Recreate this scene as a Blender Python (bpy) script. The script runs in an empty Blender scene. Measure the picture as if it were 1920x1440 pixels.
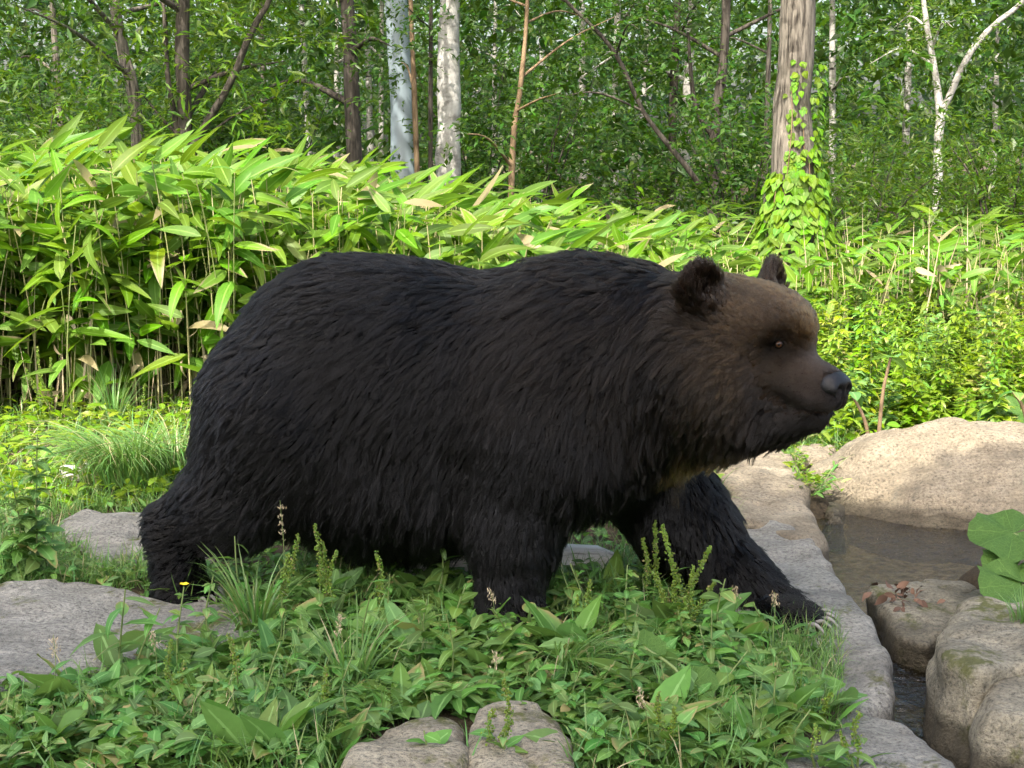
import bpy, math, random
import numpy as np
from mathutils import Vector, Matrix, kdtree

# ------------------------------------------------------------------ camera, sky, sun, exposure
SC = bpy.context.scene
COL = SC.collection
FPX, CX, CY = 2884.0, 960.0, 720.0        # focal length and centre in pixels of the 1920 x 1440 photograph
CAMH, PITCH = 1.60, math.radians(8.93)
cam_d = bpy.data.cameras.new('camera')
cam = bpy.data.objects.new('camera', cam_d); COL.objects.link(cam)
cam_d.sensor_width = 36.0
cam_d.lens = FPX / 1920.0 * 36.0
cam_d.clip_start, cam_d.clip_end = 0.05, 3000.0
cam.location = (0, 0, CAMH)
cam.rotation_euler = (math.pi / 2 - PITCH, 0, 0)
SC.camera = cam

SUN_EL, SUN_AZ = math.radians(54), math.radians(202)   # azimuth of the sun seen from the scene, clockwise from +Y
SUN_DIR = Vector((math.sin(SUN_AZ) * math.cos(SUN_EL), math.cos(SUN_AZ) * math.cos(SUN_EL), math.sin(SUN_EL)))
W = bpy.data.worlds.new('World'); SC.world = W; W.use_nodes = True
wn = W.node_tree.nodes; wn.clear()
sky = wn.new('ShaderNodeTexSky'); sky.sky_type = 'NISHITA'; sky.sun_disc = False
sky.sun_elevation = SUN_EL; sky.sun_rotation = SUN_AZ
sky.air_density = 1.0; sky.dust_density = 6.0; sky.ozone_density = 0.4
bg = wn.new('ShaderNodeBackground'); bg.inputs['Strength'].default_value = 0.15
wo = wn.new('ShaderNodeOutputWorld')
W.node_tree.links.new(sky.outputs[0], bg.inputs[0]); W.node_tree.links.new(bg.outputs[0], wo.inputs[0])
sun_d = bpy.data.lights.new('sun', 'SUN'); sun_d.energy = 2.3; sun_d.angle = math.radians(0.5); sun_d.color = (1.0, 0.95, 0.86)
sun = bpy.data.objects.new('sun', sun_d); COL.objects.link(sun)
sun.rotation_euler = SUN_DIR.to_track_quat('Z', 'Y').to_euler()
sun.location = (-3, -8, 14)

vs = SC.view_settings
vs.view_transform = 'Standard'; vs.look = 'None'; vs.gamma = 1.0; vs.use_curve_mapping = False; vs.exposure = 2.1
SC.display_settings.display_device = 'sRGB'
cy = SC.cycles
cy.max_bounces = 5; cy.diffuse_bounces = 3; cy.glossy_bounces = 2; cy.transmission_bounces = 4; cy.transparent_max_bounces = 8
cy.caustics_reflective = False; cy.caustics_refractive = False
cy.sample_clamp_indirect = 6.0
cy.use_denoising = True
SC.cycles_curves.shape = 'RIBBONS'; SC.cycles_curves.subdivisions = 2

# ------------------------------------------------------------------ helpers
RNG = np.random.default_rng(7)
random.seed(7)
_c, _s = math.cos(PITCH), math.sin(PITCH)

def ray(px, py):
    f, r, u = FPX, px - CX, CY - py
    return Vector((r, f * _c + u * _s, -f * _s + u * _c))

def pix(px, py, Y):
    d = ray(px, py); t = Y / d.y
    return Vector((d.x * t, Y, CAMH + d.z * t))

def gpx(px, py, z=0.0):
    d = ray(px, py); t = (z - CAMH) / d.z
    return Vector((d.x * t, d.y * t, z))

def sm01(a, b, x):
    t = np.clip((np.asarray(x, float) - a) / (b - a), 0, 1)
    return t * t * (3 - 2 * t)

def _hash(ix, iy, iz, seed):
    h = (ix * 374761393 + iy * 668265263 + iz * 1274126177 + seed * 974711) & 0xFFFFFFFF
    h = ((h ^ (h >> 13)) * 1274126177) & 0xFFFFFFFF
    return ((h ^ (h >> 16)) & 0xFFFFFF) / float(0xFFFFFF)

def vnoise(P, seed=0):
    P = np.asarray(P, float)
    i = np.floor(P).astype(np.int64); f = P - i; f = f * f * (3 - 2 * f)
    out = 0
    for dx in (0, 1):
        for dy in (0, 1):
            for dz in (0, 1):
                w = (f[..., 0] if dx else 1 - f[..., 0]) * (f[..., 1] if dy else 1 - f[..., 1]) * (f[..., 2] if dz else 1 - f[..., 2])
                out = out + w * _hash(i[..., 0] + dx, i[..., 1] + dy, i[..., 2] + dz, seed)
    return out * 2 - 1

def fbm(P, octaves=4, seed=0, gain=0.5):
    P = np.asarray(P, float); a, out = 1.0, 0
    for k in range(octaves):
        out = out + a * vnoise(P * (2.03 ** k) + 17.3 * k, seed + k); a *= gain
    return out

def mesh_np(name, V, F, mat=None, smooth=True, attrs=None):
    V = np.ascontiguousarray(V, dtype=np.float32); F = np.ascontiguousarray(F, dtype=np.int32)
    me = bpy.data.meshes.new(name)
    m, k = F.shape
    me.vertices.add(len(V)); me.vertices.foreach_set('co', V.ravel())
    me.loops.add(m * k); me.loops.foreach_set('vertex_index', F.ravel())
    me.polygons.add(m); me.polygons.foreach_set('loop_start', np.arange(0, m * k, k, dtype=np.int32))
    me.polygons.foreach_set('use_smooth', np.full(m, smooth, dtype=bool))
    for nm, arr in (attrs or {}).items():
        a = me.attributes.new(nm, 'FLOAT', 'POINT'); a.data.foreach_set('value', np.ascontiguousarray(arr, dtype=np.float32))
    me.update(calc_edges=True)
    if mat: me.materials.append(mat)
    return me

def obj(name, me, parent=None, M=None):
    o = bpy.data.objects.new(name, me); COL.objects.link(o)
    if parent is not None: o.parent = parent
    if M is not None: o.matrix_basis = M
    return o

def tag(o, label=None, cat=None, group=None, kind=None):
    if label: o['label'] = label
    if cat: o['category'] = cat
    if group: o['group'] = group
    if kind: o['kind'] = kind
    return o

def thing(name, label, cat, loc=(0, 0, 0), rz=0.0, group=None):
    o = bpy.data.objects.new(name, None); COL.objects.link(o)
    o.location = loc; o.rotation_euler = (0, 0, rz); o.empty_display_size = 0.1
    return tag(o, label, cat, group)

def part_world(name, me, parent, loc):
    """a part whose mesh is in world coordinates under an Empty standing at loc (no rotation)"""
    return obj(name, me, parent, Matrix.Translation(-Vector(loc)))

def surface_nets(D, org, h):
    S = D < 0
    n = [s - 1 for s in D.shape]
    cnt = np.zeros(n, np.int8)
    for a in (0, 1):
        for b in (0, 1):
            for c in (0, 1):
                cnt += S[a:a + n[0], b:b + n[1], c:c + n[2]]
    mask = (cnt > 0) & (cnt < 8)
    idx = np.argwhere(mask)
    acc = np.zeros((len(idx), 3)); num = np.zeros(len(idx))
    corners = [(a, b, c) for a in (0, 1) for b in (0, 1) for c in (0, 1)]
    vals = {c: D[idx[:, 0] + c[0], idx[:, 1] + c[1], idx[:, 2] + c[2]] for c in corners}
    for c in corners:
        for ax in range(3):
            if c[ax] == 0:
                e = list(c); e[ax] = 1; e = tuple(e)
                da, db = vals[c], vals[e]
                cr = (da < 0) != (db < 0)
                t = np.where(cr, da / np.where(cr, da - db, 1), 0)
                p = np.tile(np.array(c, float), (len(idx), 1)); p[:, ax] += t
                acc += p * cr[:, None]; num += cr
    V = np.asarray(org) + h * (idx + acc / num[:, None])
    vid = np.full(n, -1, np.int64); vid[mask] = np.arange(len(idx))
    quads = []
    for ax in range(3):
        o1, o2 = [(1, 2), (2, 0), (0, 1)][ax]
        A = np.moveaxis(S, (ax, o1, o2), (0, 1, 2)); Vv = np.moveaxis(vid, (ax, o1, o2), (0, 1, 2))
        a, b = A[:-1, 1:-1, 1:-1], A[1:, 1:-1, 1:-1]
        ch = np.argwhere(a != b)
        i, j, k = ch[:, 0], ch[:, 1] + 1, ch[:, 2] + 1
        q = np.stack([Vv[i, j - 1, k - 1], Vv[i, j, k - 1], Vv[i, j, k], Vv[i, j - 1, k]], 1)
        ins = A[i, j, k]
        q[~ins] = q[~ins][:, ::-1]
        quads.append(q)
    return V, np.concatenate(quads)

def frames(d, n):
    """rotation matrices with x along d and z near n; (N,3) arrays"""
    d = d / np.linalg.norm(d, axis=1, keepdims=True)
    z = n - (n * d).sum(1, keepdims=True) * d
    ln = np.linalg.norm(z, axis=1, keepdims=True)
    z = np.where(ln > 1e-4, z / np.maximum(ln, 1e-4), np.array([0.0, 1.0, 0.0]))
    y = np.cross(z, d)
    return np.stack([d, y, z], 2)

class Scatter:
    """collects many copies of small templates into one mesh"""
    def __init__(self): self.V, self.F, self.A, self.n = [], [], {'tint': [], 'acr': [], 'alo': []}, 0
    def add(self, tpl, pos, R, scale, tint):
        V, F, acr, alo = tpl
        pos = np.asarray(pos, float); N = len(pos)
        if N == 0: return
        scale = np.asarray(scale, float)
        if scale.ndim == 1: scale = scale[:, None]
        if scale.shape[1] == 1: scale = np.repeat(scale, 3, 1)
        P = V[None] * scale[:, None, :]
        P = np.einsum('nij,nkj->nki', R, P) + pos[:, None, :]
        self.V.append(P.reshape(-1, 3))
        self.F.append((F[None] + (np.arange(N) * len(V))[:, None, None] + self.n).reshape(-1, F.shape[1]))
        self.A['tint'].append(np.repeat(tint, len(V))); self.A['acr'].append(np.tile(acr, N)); self.A['alo'].append(np.tile(alo, N))
        self.n += N * len(V)
    def raw(self, V, F, tint=0.5):
        self.V.append(V); self.F.append(F + self.n); self.n += len(V)
        for k, v in (('tint', tint), ('acr', 0.5), ('alo', 0.5)): self.A[k].append(np.full(len(V), v))
    def mesh(self, name, mat, smooth=True):
        return mesh_np(name, np.concatenate(self.V), np.concatenate(self.F), mat, smooth, {k: np.concatenate(v) for k, v in self.A.items()})

def leaf_tpl(width=0.25, nseg=6, droop=0.3, fold=0.25, wave=0.0, peak=0.35, twist=0.0, tip=1.0, stalk=0.0, serr=0.0):
    """unit-length leaf along +X, upper side +Z; 3 columns"""
    t = np.linspace(0, 1, nseg + 1)
    p = peak
    w = width * 0.5 * np.where(t < p, np.sin(np.pi / 2 * np.clip(t / p, 0, 1)) ** 0.7, np.cos(np.pi / 2 * np.clip((t - p) / (1 - p), 0, 1)) ** tip)
    w[0] = width * 0.06; w[-1] = 0.002
    if serr: w[1:-1] *= 1 + serr * np.where(np.arange(1, nseg) % 2 == 0, 1, -1)
    ang = droop * 1.6 * t
    dx = np.cos(np.cumsum(np.r_[0, np.full(nseg, droop * 1.6 / nseg)])); dz = -np.sin(np.cumsum(np.r_[0, np.full(nseg, droop * 1.6 / nseg)]))
    x = np.r_[0, np.cumsum(dx[1:]) / nseg]; z = np.r_[0, np.cumsum(dz[1:]) / nseg]
    V, acr, alo = [], [], []
    for i in range(nseg + 1):
        wv = wave * math.sin(i * 2.3) * width
        for s in (-1, 0, 1):
            tw = twist * t[i]
            yy = s * w[i]; zz = abs(s) * w[i] * fold + s * wv * 0.5
            V.append((x[i], yy * math.cos(tw) - zz * math.sin(tw), z[i] + zz * math.cos(tw) + yy * math.sin(tw)))
            acr.append(s); alo.append(t[i])
    F = []
    for i in range(nseg):
        for c in (0, 1):
            a = i * 3 + c; F.append((a, a + 3, a + 4, a + 1))
    V = np.array(V); V[:, 0] += stalk
    return V, np.array(F), np.array(acr, float), np.array(alo, float)

def blade_tpl(width=0.02, nseg=5, bend=1.2):
    """unit-length grass blade rising along +Z and bending toward +X"""
    t = np.linspace(0, 1, nseg + 1)
    a = bend * t ** 1.3
    x = np.r_[0, np.cumsum(np.sin(a[1:])) / nseg]; z = np.r_[0, np.cumsum(np.cos(a[1:])) / nseg]
    w = width * 0.5 * (1 - t ** 2.2); w[-1] = width * 0.02
    V = []; acr = []; alo = []
    for i in range(nseg + 1):
        for s in (-1, 1):
            V.append((x[i], s * w[i], z[i])); acr.append(s); alo.append(t[i])
    F = [(2 * i, 2 * i + 1, 2 * i + 3, 2 * i + 2) for i in range(nseg)]
    return np.array(V), np.array(F), np.array(acr, float), np.array(alo, float)

def kidney_tpl(rings=4, seg=26, dish=0.18, wav=0.07, notch=0.5, tilt=0.0):
    """round butterbur leaf of unit radius around the stalk joint at the origin, tip toward +X"""
    V = [(0, 0, 0)]; acr = [0.0]; alo = [0.0]
    th = np.linspace(-math.pi + notch * 0.35, math.pi - notch * 0.35, seg)
    for r in range(1, rings + 1):
        q = r / rings
        for i, a in enumerate(th):
            rr = q * (0.86 + 0.14 * math.cos(a)) * (1 + 0.03 * math.sin(a * 9 + 1) * q + (0.03 if i % 2 else -0.02) * (q == 1))
            z = dish * q * q + wav * q * math.sin(a * 5 + 0.7) + 0.02 * math.sin(a * 14) * q - 0.12 * q ** 3 * max(0, math.cos(a))
            V.append((rr * math.cos(a), rr * math.sin(a), z)); acr.append(a / math.pi); alo.append(q)
    F = []
    for i in range(seg - 1): F.append((0, 1 + i, 2 + i, 2 + i))
    tris = [(0, 1 + i, 2 + i) for i in range(seg - 1)]
    Q = []
    for r in range(rings - 1):
        for i in range(seg - 1):
            a = 1 + r * seg + i; Q.append((a, a + seg, a + seg + 1, a + 1))
    F = [(a, b, c) for a, b, c in tris]
    for a, b, c, d in Q: F += [(a, b, c), (a, c, d)]
    return np.array(V), np.array(F), np.array(acr, float), np.array(alo, float)

def tube(points, radii, seg=8, noise=0.0, seed=0, cap=True):
    """swept tube through points (list of Vector) ; returns V, F(quads)"""
    P = np.array([tuple(p) for p in points], float); R = np.array(radii, float)
    T = np.gradient(P, axis=0); T /= np.linalg.norm(T, axis=1, keepdims=True) + 1e-9
    ref = np.array([0.0, 1.0, 0.0]) if abs(T[0][1]) < 0.8 else np.array([1.0, 0, 0])
    V = []
    a = np.linspace(0, 2 * math.pi, seg, endpoint=False)
    for i in range(len(P)):
        u = np.cross(T[i], ref); u /= np.linalg.norm(u); v = np.cross(T[i], u); ref = -np.cross(T[i], u) if False else ref
        ring = P[i] + R[i] * (np.cos(a)[:, None] * u + np.sin(a)[:, None] * v)
        V.append(ring)
    V = np.concatenate(V)
    if noise:
        ctr = np.repeat(P, seg, 0); rr = np.repeat(R, seg)
        d = fbm(V * np.array([9, 9, 3.0]) + seed * 3.7, 3, seed)
        V = ctr + (V - ctr) * (1 + noise * d)[:, None]
    F = []
    n = len(P)
    for i in range(n - 1):
        for j in range(seg):
            k = (j + 1) % seg
            F.append((i * seg + j, i * seg + k, (i + 1) * seg + k, (i + 1) * seg + j))
    if cap and seg % 2 == 0:
        for base in (0, (n - 1) * seg):
            for j in range(seg // 2 - 1):
                q = (base + j, base + j + 1, base + seg - 2 - j, base + seg - 1 - j)
                F.append(q[::-1] if base else q)
    return V, np.array(F)

def spline(pts, n):
    """Catmull-Rom through pts"""
    P = [Vector(p) for p in pts]; P = [P[0] * 2 - P[1]] + P + [P[-1] * 2 - P[-2]]
    out = []; m = len(P) - 3
    for i in range(n):
        u = i / (n - 1) * m; k = min(int(u), m - 1); t = u - k
        a, b, c, d = P[k:k + 4]
        out.append(0.5 * ((2 * b) + (c - a) * t + (2 * a - 5 * b + 4 * c - d) * t * t + (3 * b - a - 3 * c + d) * t ** 3))
    return out

# ------------------------------------------------------------------ materials
class NT:
    def __init__(self, name):
        self.mat = bpy.data.materials.new(name); self.mat.use_nodes = True
        self.t = self.mat.node_tree; self.t.nodes.clear()
        self.out = self.t.nodes.new('ShaderNodeOutputMaterial')
    def n(self, typ, props=None, **inp):
        nd = self.t.nodes.new(typ)
        for k, v in (props or {}).items(): setattr(nd, k, v)
        for k, v in inp.items():
            key = k.replace('_', ' ') if not k.startswith('i') or not k[1:].isdigit() else int(k[1:])
            if isinstance(v, bpy.types.NodeSocket): self.t.links.new(v, nd.inputs[key])
            else: nd.inputs[key].default_value = v
        return nd
    def attr(self, name): return self.n('ShaderNodeAttribute', {'attribute_name': name})
    def math(self, op, a, b=0.0, clamp=False):
        return self.n('ShaderNodeMath', {'operation': op, 'use_clamp': clamp}, i0=a, i1=b).outputs[0]
    def mix(self, f, a, b, blend='MIX'):
        nd = self.n('ShaderNodeMix', {'data_type': 'RGBA', 'blend_type': blend})
        for i, v in ((0, f), (6, a), (7, b)):
            if isinstance(v, bpy.types.NodeSocket): self.t.links.new(v, nd.inputs[i])
            else: nd.inputs[i].default_value = v if i == 0 else (tuple(v) + (1,))[:4]
        return nd.outputs[2]
    def ramp(self, f, stops, interp='LINEAR'):
        nd = self.n('ShaderNodeValToRGB'); nd.color_ramp.interpolation = interp
        e = nd.color_ramp.elements
        while len(e) < len(stops): e.new(0.5)
        for el, (p, c) in zip(e, stops): el.position = p; el.color = tuple(c) + (1,) if len(c) == 3 else c
        self.t.links.new(f, nd.inputs[0])
        return nd.outputs[0]
    def noise(self, scale, detail=4, rough=0.55, vec=None, dist=0.0):
        kw = dict(Scale=scale, Detail=detail, Roughness=rough, Distortion=dist)
        if vec is not None: kw['Vector'] = vec
        return self.n('ShaderNodeTexNoise', None, **kw).outputs[0]
    def bump(self, h, strength=0.3, dist=0.02):
        return self.n('ShaderNodeBump', None, Strength=strength, Distance=dist, Height=h).outputs[0]
    def principled(self, col, rough=0.6, spec=0.4, normal=None, **kw):
        p = self.n('ShaderNodeBsdfPrincipled')
        for k, v in (('Base Color', col), ('Roughness', rough), ('Specular IOR Level', spec), ('Normal', normal)):
            if v is None: continue
            if isinstance(v, bpy.types.NodeSocket): self.t.links.new(v, p.inputs[k])
            else: p.inputs[k].default_value = tuple(v) + (1,) if k == 'Base Color' and len(v) == 3 else v
        for k, v in kw.items(): p.inputs[k.replace('_', ' ')].default_value = v
        return p.outputs[0]
    def surf(self, s): self.t.links.new(s, self.out.inputs['Surface']); return self.mat

def leaf_mat(name, dark, light, dry=None, dry_at=0.95, rough=0.42, trans=0.4, rib=0.25, veins=0.0, spec=0.45):
    m = NT(name)
    rnd = m.n('ShaderNodeObjectInfo').outputs['Random']
    tint = m.attr('tint').outputs['Fac']
    f = m.math('FRACT', m.math('ADD', tint, rnd))
    col = m.mix(f, dark, light)
    r2 = m.math('FRACT', m.math('MULTIPLY', f, 7.31)); r3 = m.math('FRACT', m.math('MULTIPLY', f, 23.7))
    hsv = m.n('ShaderNodeHueSaturation', None, Color=col)
    m.t.links.new(m.math('ADD', 0.468, m.math('MULTIPLY', r2, 0.055)), hsv.inputs['Hue'])
    m.t.links.new(m.math('ADD', 0.98, m.math('MULTIPLY', r3, 0.22)), hsv.inputs['Saturation'])
    m.t.links.new(m.math('ADD', 0.84, m.math('MULTIPLY', r2, 0.42)), hsv.inputs['Value'])
    col = hsv.outputs[0]
    geo = m.n('ShaderNodeTexCoord').outputs['Object']
    nz = m.noise(9.0, 3, 0.6, geo)
    col = m.mix(m.math('MULTIPLY', m.math('SUBTRACT', nz, 0.35, True), 0.55), col, tuple(c * 0.55 for c in dark))
    acr = m.math('ABSOLUTE', m.attr('acr').outputs['Fac'])
    alo = m.attr('alo').outputs['Fac']
    if rib:
        rb = m.math('MULTIPLY', m.math('LESS_THAN', acr, 0.10), rib)
        col = m.mix(rb, col, tuple(min(1, c * 2.2 + 0.06) for c in light))
    if dry is not None:
        d1 = m.math('GREATER_THAN', f, dry_at)
        edge = m.math('ADD', m.math('MULTIPLY', acr, 0.5), m.math('MULTIPLY', alo, 0.7))
        d2 = m.math('MULTIPLY', m.math('SUBTRACT', m.math('ADD', edge, m.math('MULTIPLY', nz, 0.5)), 0.95), 4.0, True)
        col = m.mix(m.math('MULTIPLY', d2, m.math('GREATER_THAN', f, 0.86)), col, dry)
        col = m.mix(d1, col, dry)
    nrm = None
    if veins:
        w = m.math('SINE', m.math('MULTIPLY', acr, 46.0))
        nrm = m.bump(w, veins, 0.004)
    p = m.principled(col, rough, spec, nrm)
    tcol = m.mix(0.5, col, tuple(min(1, c * k) for c, k in zip(light, (1.5, 1.45, 0.7))))
    tr = m.n('ShaderNodeBsdfTranslucent', None, Color=tcol).outputs[0]
    return m.surf(m.n('ShaderNodeMixShader', None, i0=trans, i1=p, i2=tr).outputs[0])

def bark_mat(name, a, b, sx=14.0, sz=2.5, rough=0.9, bump=0.8, patch=None):
    m = NT(name)
    tc = m.n('ShaderNodeTexCoord').outputs['Object']
    mp = m.n('ShaderNodeMapping', None, Vector=tc); mp.inputs['Scale'].default_value = (sx, sx, sz)
    n1 = m.noise(1.0, 6, 0.65, mp.outputs[0], 0.4)
    col = m.ramp(n1, [(0.36, tuple(x * 0.6 for x in a)), (0.50, tuple((x + y) / 2 for x, y in zip(a, b))), (0.64, b)])
    n2 = m.noise(2.2, 3, 0.5, tc)
    col = m.mix(m.math('MULTIPLY', n2, 0.6), col, tuple(x * 0.6 for x in a))
    if patch is not None:
        mp2 = m.n('ShaderNodeMapping', None, Vector=tc); mp2.inputs['Scale'].default_value = (3.5, 3.5, 16.0)
        n3 = m.noise(1.0, 4, 0.6, mp2.outputs[0])
        col = m.mix(m.ramp(n3, [(0.60, (0, 0, 0)), (0.68, (1, 1, 1))]), col, patch)
    return m.surf(m.principled(col, rough, 0.2, m.bump(n1, bump, 0.02)))

def rock_mat(name, a, b, c, moss=0.0, lichen=0.3, wet=False):
    m = NT(name)
    tc = m.n('ShaderNodeTexCoord').outputs['Object']
    big = m.noise(2.3, 5, 0.6, tc, 0.6)
    col = m.ramp(big, [(0.3, a), (0.5, b), (0.72, c)])
    fine = m.noise(70.0, 5, 0.75, tc)
    spk = m.ramp(fine, [(0.34, (0.22, 0.21, 0.19)), (0.47, (0.95, 0.95, 0.95)), (0.64, (1.4, 1.38, 1.30))])
    col = m.mix(0.85, col, spk, 'MULTIPLY')
    vor = m.n('ShaderNodeTexVoronoi', {'feature': 'F1'}, Vector=tc, Scale=130.0).outputs['Distance']
    col = m.mix(m.math('MULTIPLY', m.math('LESS_THAN', vor, 0.22), 0.55), col, (0.06, 0.055, 0.05))
    li = m.noise(6.5, 6, 0.7, tc, 0.8)
    col = m.mix(m.math('MULTIPLY', m.ramp(li, [(0.56, (0, 0, 0)), (0.66, (1, 1, 1))]), lichen), col, (0.10, 0.095, 0.075))
    mp = m.n('ShaderNodeMapping', None, Vector=tc); mp.inputs['Scale'].default_value = (2.0, 9.0, 12.0); mp.inputs['Rotation'].default_value = (0.2, 0.3, 0.5)
    lay = m.noise(1.6, 5, 0.7, mp.outputs[0], 0.5)
    col = m.mix(m.math('MULTIPLY', m.ramp(lay, [(0.52, (0, 0, 0)), (0.6, (1, 1, 1))]), 0.35), col, tuple(x * 0.6 for x in a))
    if moss:
        g = m.n('ShaderNodeNewGeometry')
        mn = m.noise(5.0, 5, 0.7, tc)
        f = m.math('MULTIPLY', m.ramp(mn, [(0.62 - 0.18 * moss, (0, 0, 0)), (0.70 - 0.18 * moss, (1, 1, 1))]), 0.9)
        col = m.mix(f, col, m.mix(fine, (0.05, 0.065, 0.012), (0.13, 0.13, 0.03)))
    wz = m.n('ShaderNodeSeparateXYZ', None, Vector=m.n('ShaderNodeNewGeometry').outputs['Position']).outputs['Z']
    wetf = m.math('MULTIPLY', m.math('SUBTRACT', m.math('ADD', -0.035, m.math('MULTIPLY', m.noise(4.0, 4, 0.6, tc), 0.05)), wz), 22.0, True)
    col = m.mix(m.math('MULTIPLY', wetf, 0.8), col, (0.045, 0.038, 0.024))
    stain = m.noise(1.3, 4, 0.65, tc, 1.0)
    col = m.mix(m.math('MULTIPLY', m.ramp(stain, [(0.48, (0, 0, 0)), (0.62, (1, 1, 1))]), 0.45), col, tuple(x * 0.5 for x in a))
    h = m.math('ADD', m.math('MULTIPLY', fine, 0.35), m.math('ADD', m.math('MULTIPLY', lay, 0.8), m.math('MULTIPLY', m.noise(18.0, 6, 0.7, tc), 0.8)))
    return m.surf(m.principled(col, 0.85, 0.25, m.bump(h, 0.9, 0.045)))

def butter_mat(name, dark, light):
    m = NT(name)
    rnd = m.n('ShaderNodeObjectInfo').outputs['Random']
    col = m.mix(rnd, dark, light)
    acr = m.attr('acr').outputs['Fac']; alo = m.attr('alo').outputs['Fac']
    s1 = m.math('ABSOLUTE', m.math('SINE', m.math('MULTIPLY', acr, 3.14159 * 4.5)))
    v1 = m.math('SUBTRACT', 1.0, m.math('MULTIPLY', s1, m.math('ADD', 2.0, m.math('MULTIPLY', alo, 9.0))), True)
    tc = m.n('ShaderNodeTexCoord').outputs['Object']
    vo = m.n('ShaderNodeTexVoronoi', {'feature': 'DISTANCE_TO_EDGE'}, Vector=tc, Scale=9.0).outputs['Distance']
    v2 = m.math('SUBTRACT', 1.0, m.math('MULTIPLY', vo, 14.0), True)
    nz = m.noise(4.0, 4, 0.6, tc)
    col = m.mix(m.math('MULTIPLY', nz, 0.55), col, tuple(c * 0.55 for c in dark))
    v = m.math('MAXIMUM', v1, m.math('MULTIPLY', v2, 0.45))
    col = m.mix(m.math('MULTIPLY', v, 0.55), col, tuple(min(1, c * 1.7 + 0.03) for c in light))
    p = m.principled(col, 0.6, 0.25, m.bump(m.math('SUBTRACT', nz, m.math('MULTIPLY', v, 0.6)), 0.5, 0.02))
    tr = m.n('ShaderNodeBsdfTranslucent', None, Color=col).outputs[0]
    return m.surf(m.n('ShaderNodeMixShader', None, i0=0.35, i1=p, i2=tr).outputs[0])

M_BAMBOO = leaf_mat('bamboo_leaf', (0.07, 0.15, 0.018), (0.145, 0.26, 0.032), (0.30, 0.25, 0.13), 0.975, 0.45, 0.42, 0.35, 0.25, 0.35)
M_BAMBOO_FAR = leaf_mat('bamboo_leaf_mass', (0.065, 0.14, 0.018), (0.135, 0.245, 0.03), (0.29, 0.24, 0.13), 0.975, 0.48, 0.42, 0.25, 0, 0.35)
M_TREELEAF = leaf_mat('tree_leaf', (0.025, 0.065, 0.010), (0.070, 0.145, 0.020), None, 0.98, 0.42, 0.45, 0.0)
M_TREELEAF2 = leaf_mat('willow_leaf', (0.035, 0.08, 0.010), (0.12, 0.21, 0.025), None, 0.98, 0.40, 0.45, 0.0)
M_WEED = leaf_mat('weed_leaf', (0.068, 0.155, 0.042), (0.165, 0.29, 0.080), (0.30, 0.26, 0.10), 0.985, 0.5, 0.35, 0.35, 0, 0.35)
M_WEED_Y = leaf_mat('sunny_weed_leaf', (0.09, 0.18, 0.02), (0.22, 0.33, 0.045), (0.38, 0.34, 0.12), 0.97, 0.4, 0.42, 0.2)  # brighter, yellower copy of the weed leaf, sunlight put into the colour
M_GRASS = leaf_mat('grass_blade', (0.075, 0.165, 0.05), (0.18, 0.30, 0.09), (0.42, 0.36, 0.20), 0.93, 0.4, 0.35, 0.0)
M_IVY = leaf_mat('ivy_leaf', (0.075, 0.16, 0.02), (0.15, 0.27, 0.035), None, 0.99, 0.6, 0.35, 0.3, 0, 0.25)
M_BUTTER = butter_mat('butterbur_leaf', (0.07, 0.155, 0.03), (0.11, 0.215, 0.04))
M_SEED = leaf_mat('seed_green', (0.11, 0.19, 0.035), (0.20, 0.28, 0.06), (0.30, 0.24, 0.10), 0.97, 0.6, 0.3, 0.0)
M_STEM = NT('stem'); M_STEM = M_STEM.surf(M_STEM.principled(M_STEM.mix(M_STEM.noise(8, 2), (0.10, 0.17, 0.04), (0.17, 0.20, 0.07)), 0.5, 0.4))
M_CULM = NT('culm'); M_CULM = M_CULM.surf(M_CULM.principled(M_CULM.mix(M_CULM.n('ShaderNodeObjectInfo').outputs['Random'], (0.16, 0.20, 0.06), (0.40, 0.34, 0.18)), 0.5, 0.4))
M_DRY = NT('dry_stalk'); M_DRY = M_DRY.surf(M_DRY.principled(M_DRY.mix(M_DRY.attr('tint').outputs['Fac'], (0.26, 0.20, 0.12), (0.50, 0.42, 0.28)), 0.75, 0.2))
M_BARK_D = bark_mat('dark_bark', (0.035, 0.03, 0.024), (0.13, 0.11, 0.088), 30.0, 4.0)
M_BARK_G = bark_mat('grey_bark', (0.07, 0.06, 0.048), (0.30, 0.265, 0.215), 42.0, 4.5, 0.9, 1.0)
M_BARK_B = bark_mat('birch_bark', (0.36, 0.34, 0.30), (0.60, 0.58, 0.53), 5.0, 9.0, 0.7, 0.35, (0.06, 0.05, 0.045))
M_BARK_O = bark_mat('sapling_bark', (0.14, 0.09, 0.05), (0.34, 0.24, 0.14), 12.0, 6.0, 0.7, 0.4)
M_ROCK_L = rock_mat('granite_warm', (0.20, 0.165, 0.115), (0.29, 0.245, 0.175), (0.35, 0.305, 0.225), 0.0, 0.35)
M_ROCK_G = rock_mat('granite_grey', (0.178, 0.172, 0.150), (0.255, 0.248, 0.218), (0.34, 0.328, 0.288), 0.22, 0.3)
M_ROCK_M = rock_mat('granite_mossy', (0.12, 0.108, 0.080), (0.25, 0.228, 0.170), (0.38, 0.345, 0.255), 0.4, 0.5)
M_ROCK_F = rock_mat('granite_tan', (0.21, 0.182, 0.130), (0.32, 0.285, 0.210), (0.43, 0.39, 0.295), 0.2, 0.45)
m = NT('soil')
tc = m.n('ShaderNodeTexCoord').outputs['Object']
g1 = m.noise(3.0, 6, 0.7, tc); g2 = m.noise(60.0, 5, 0.8, tc)
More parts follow.
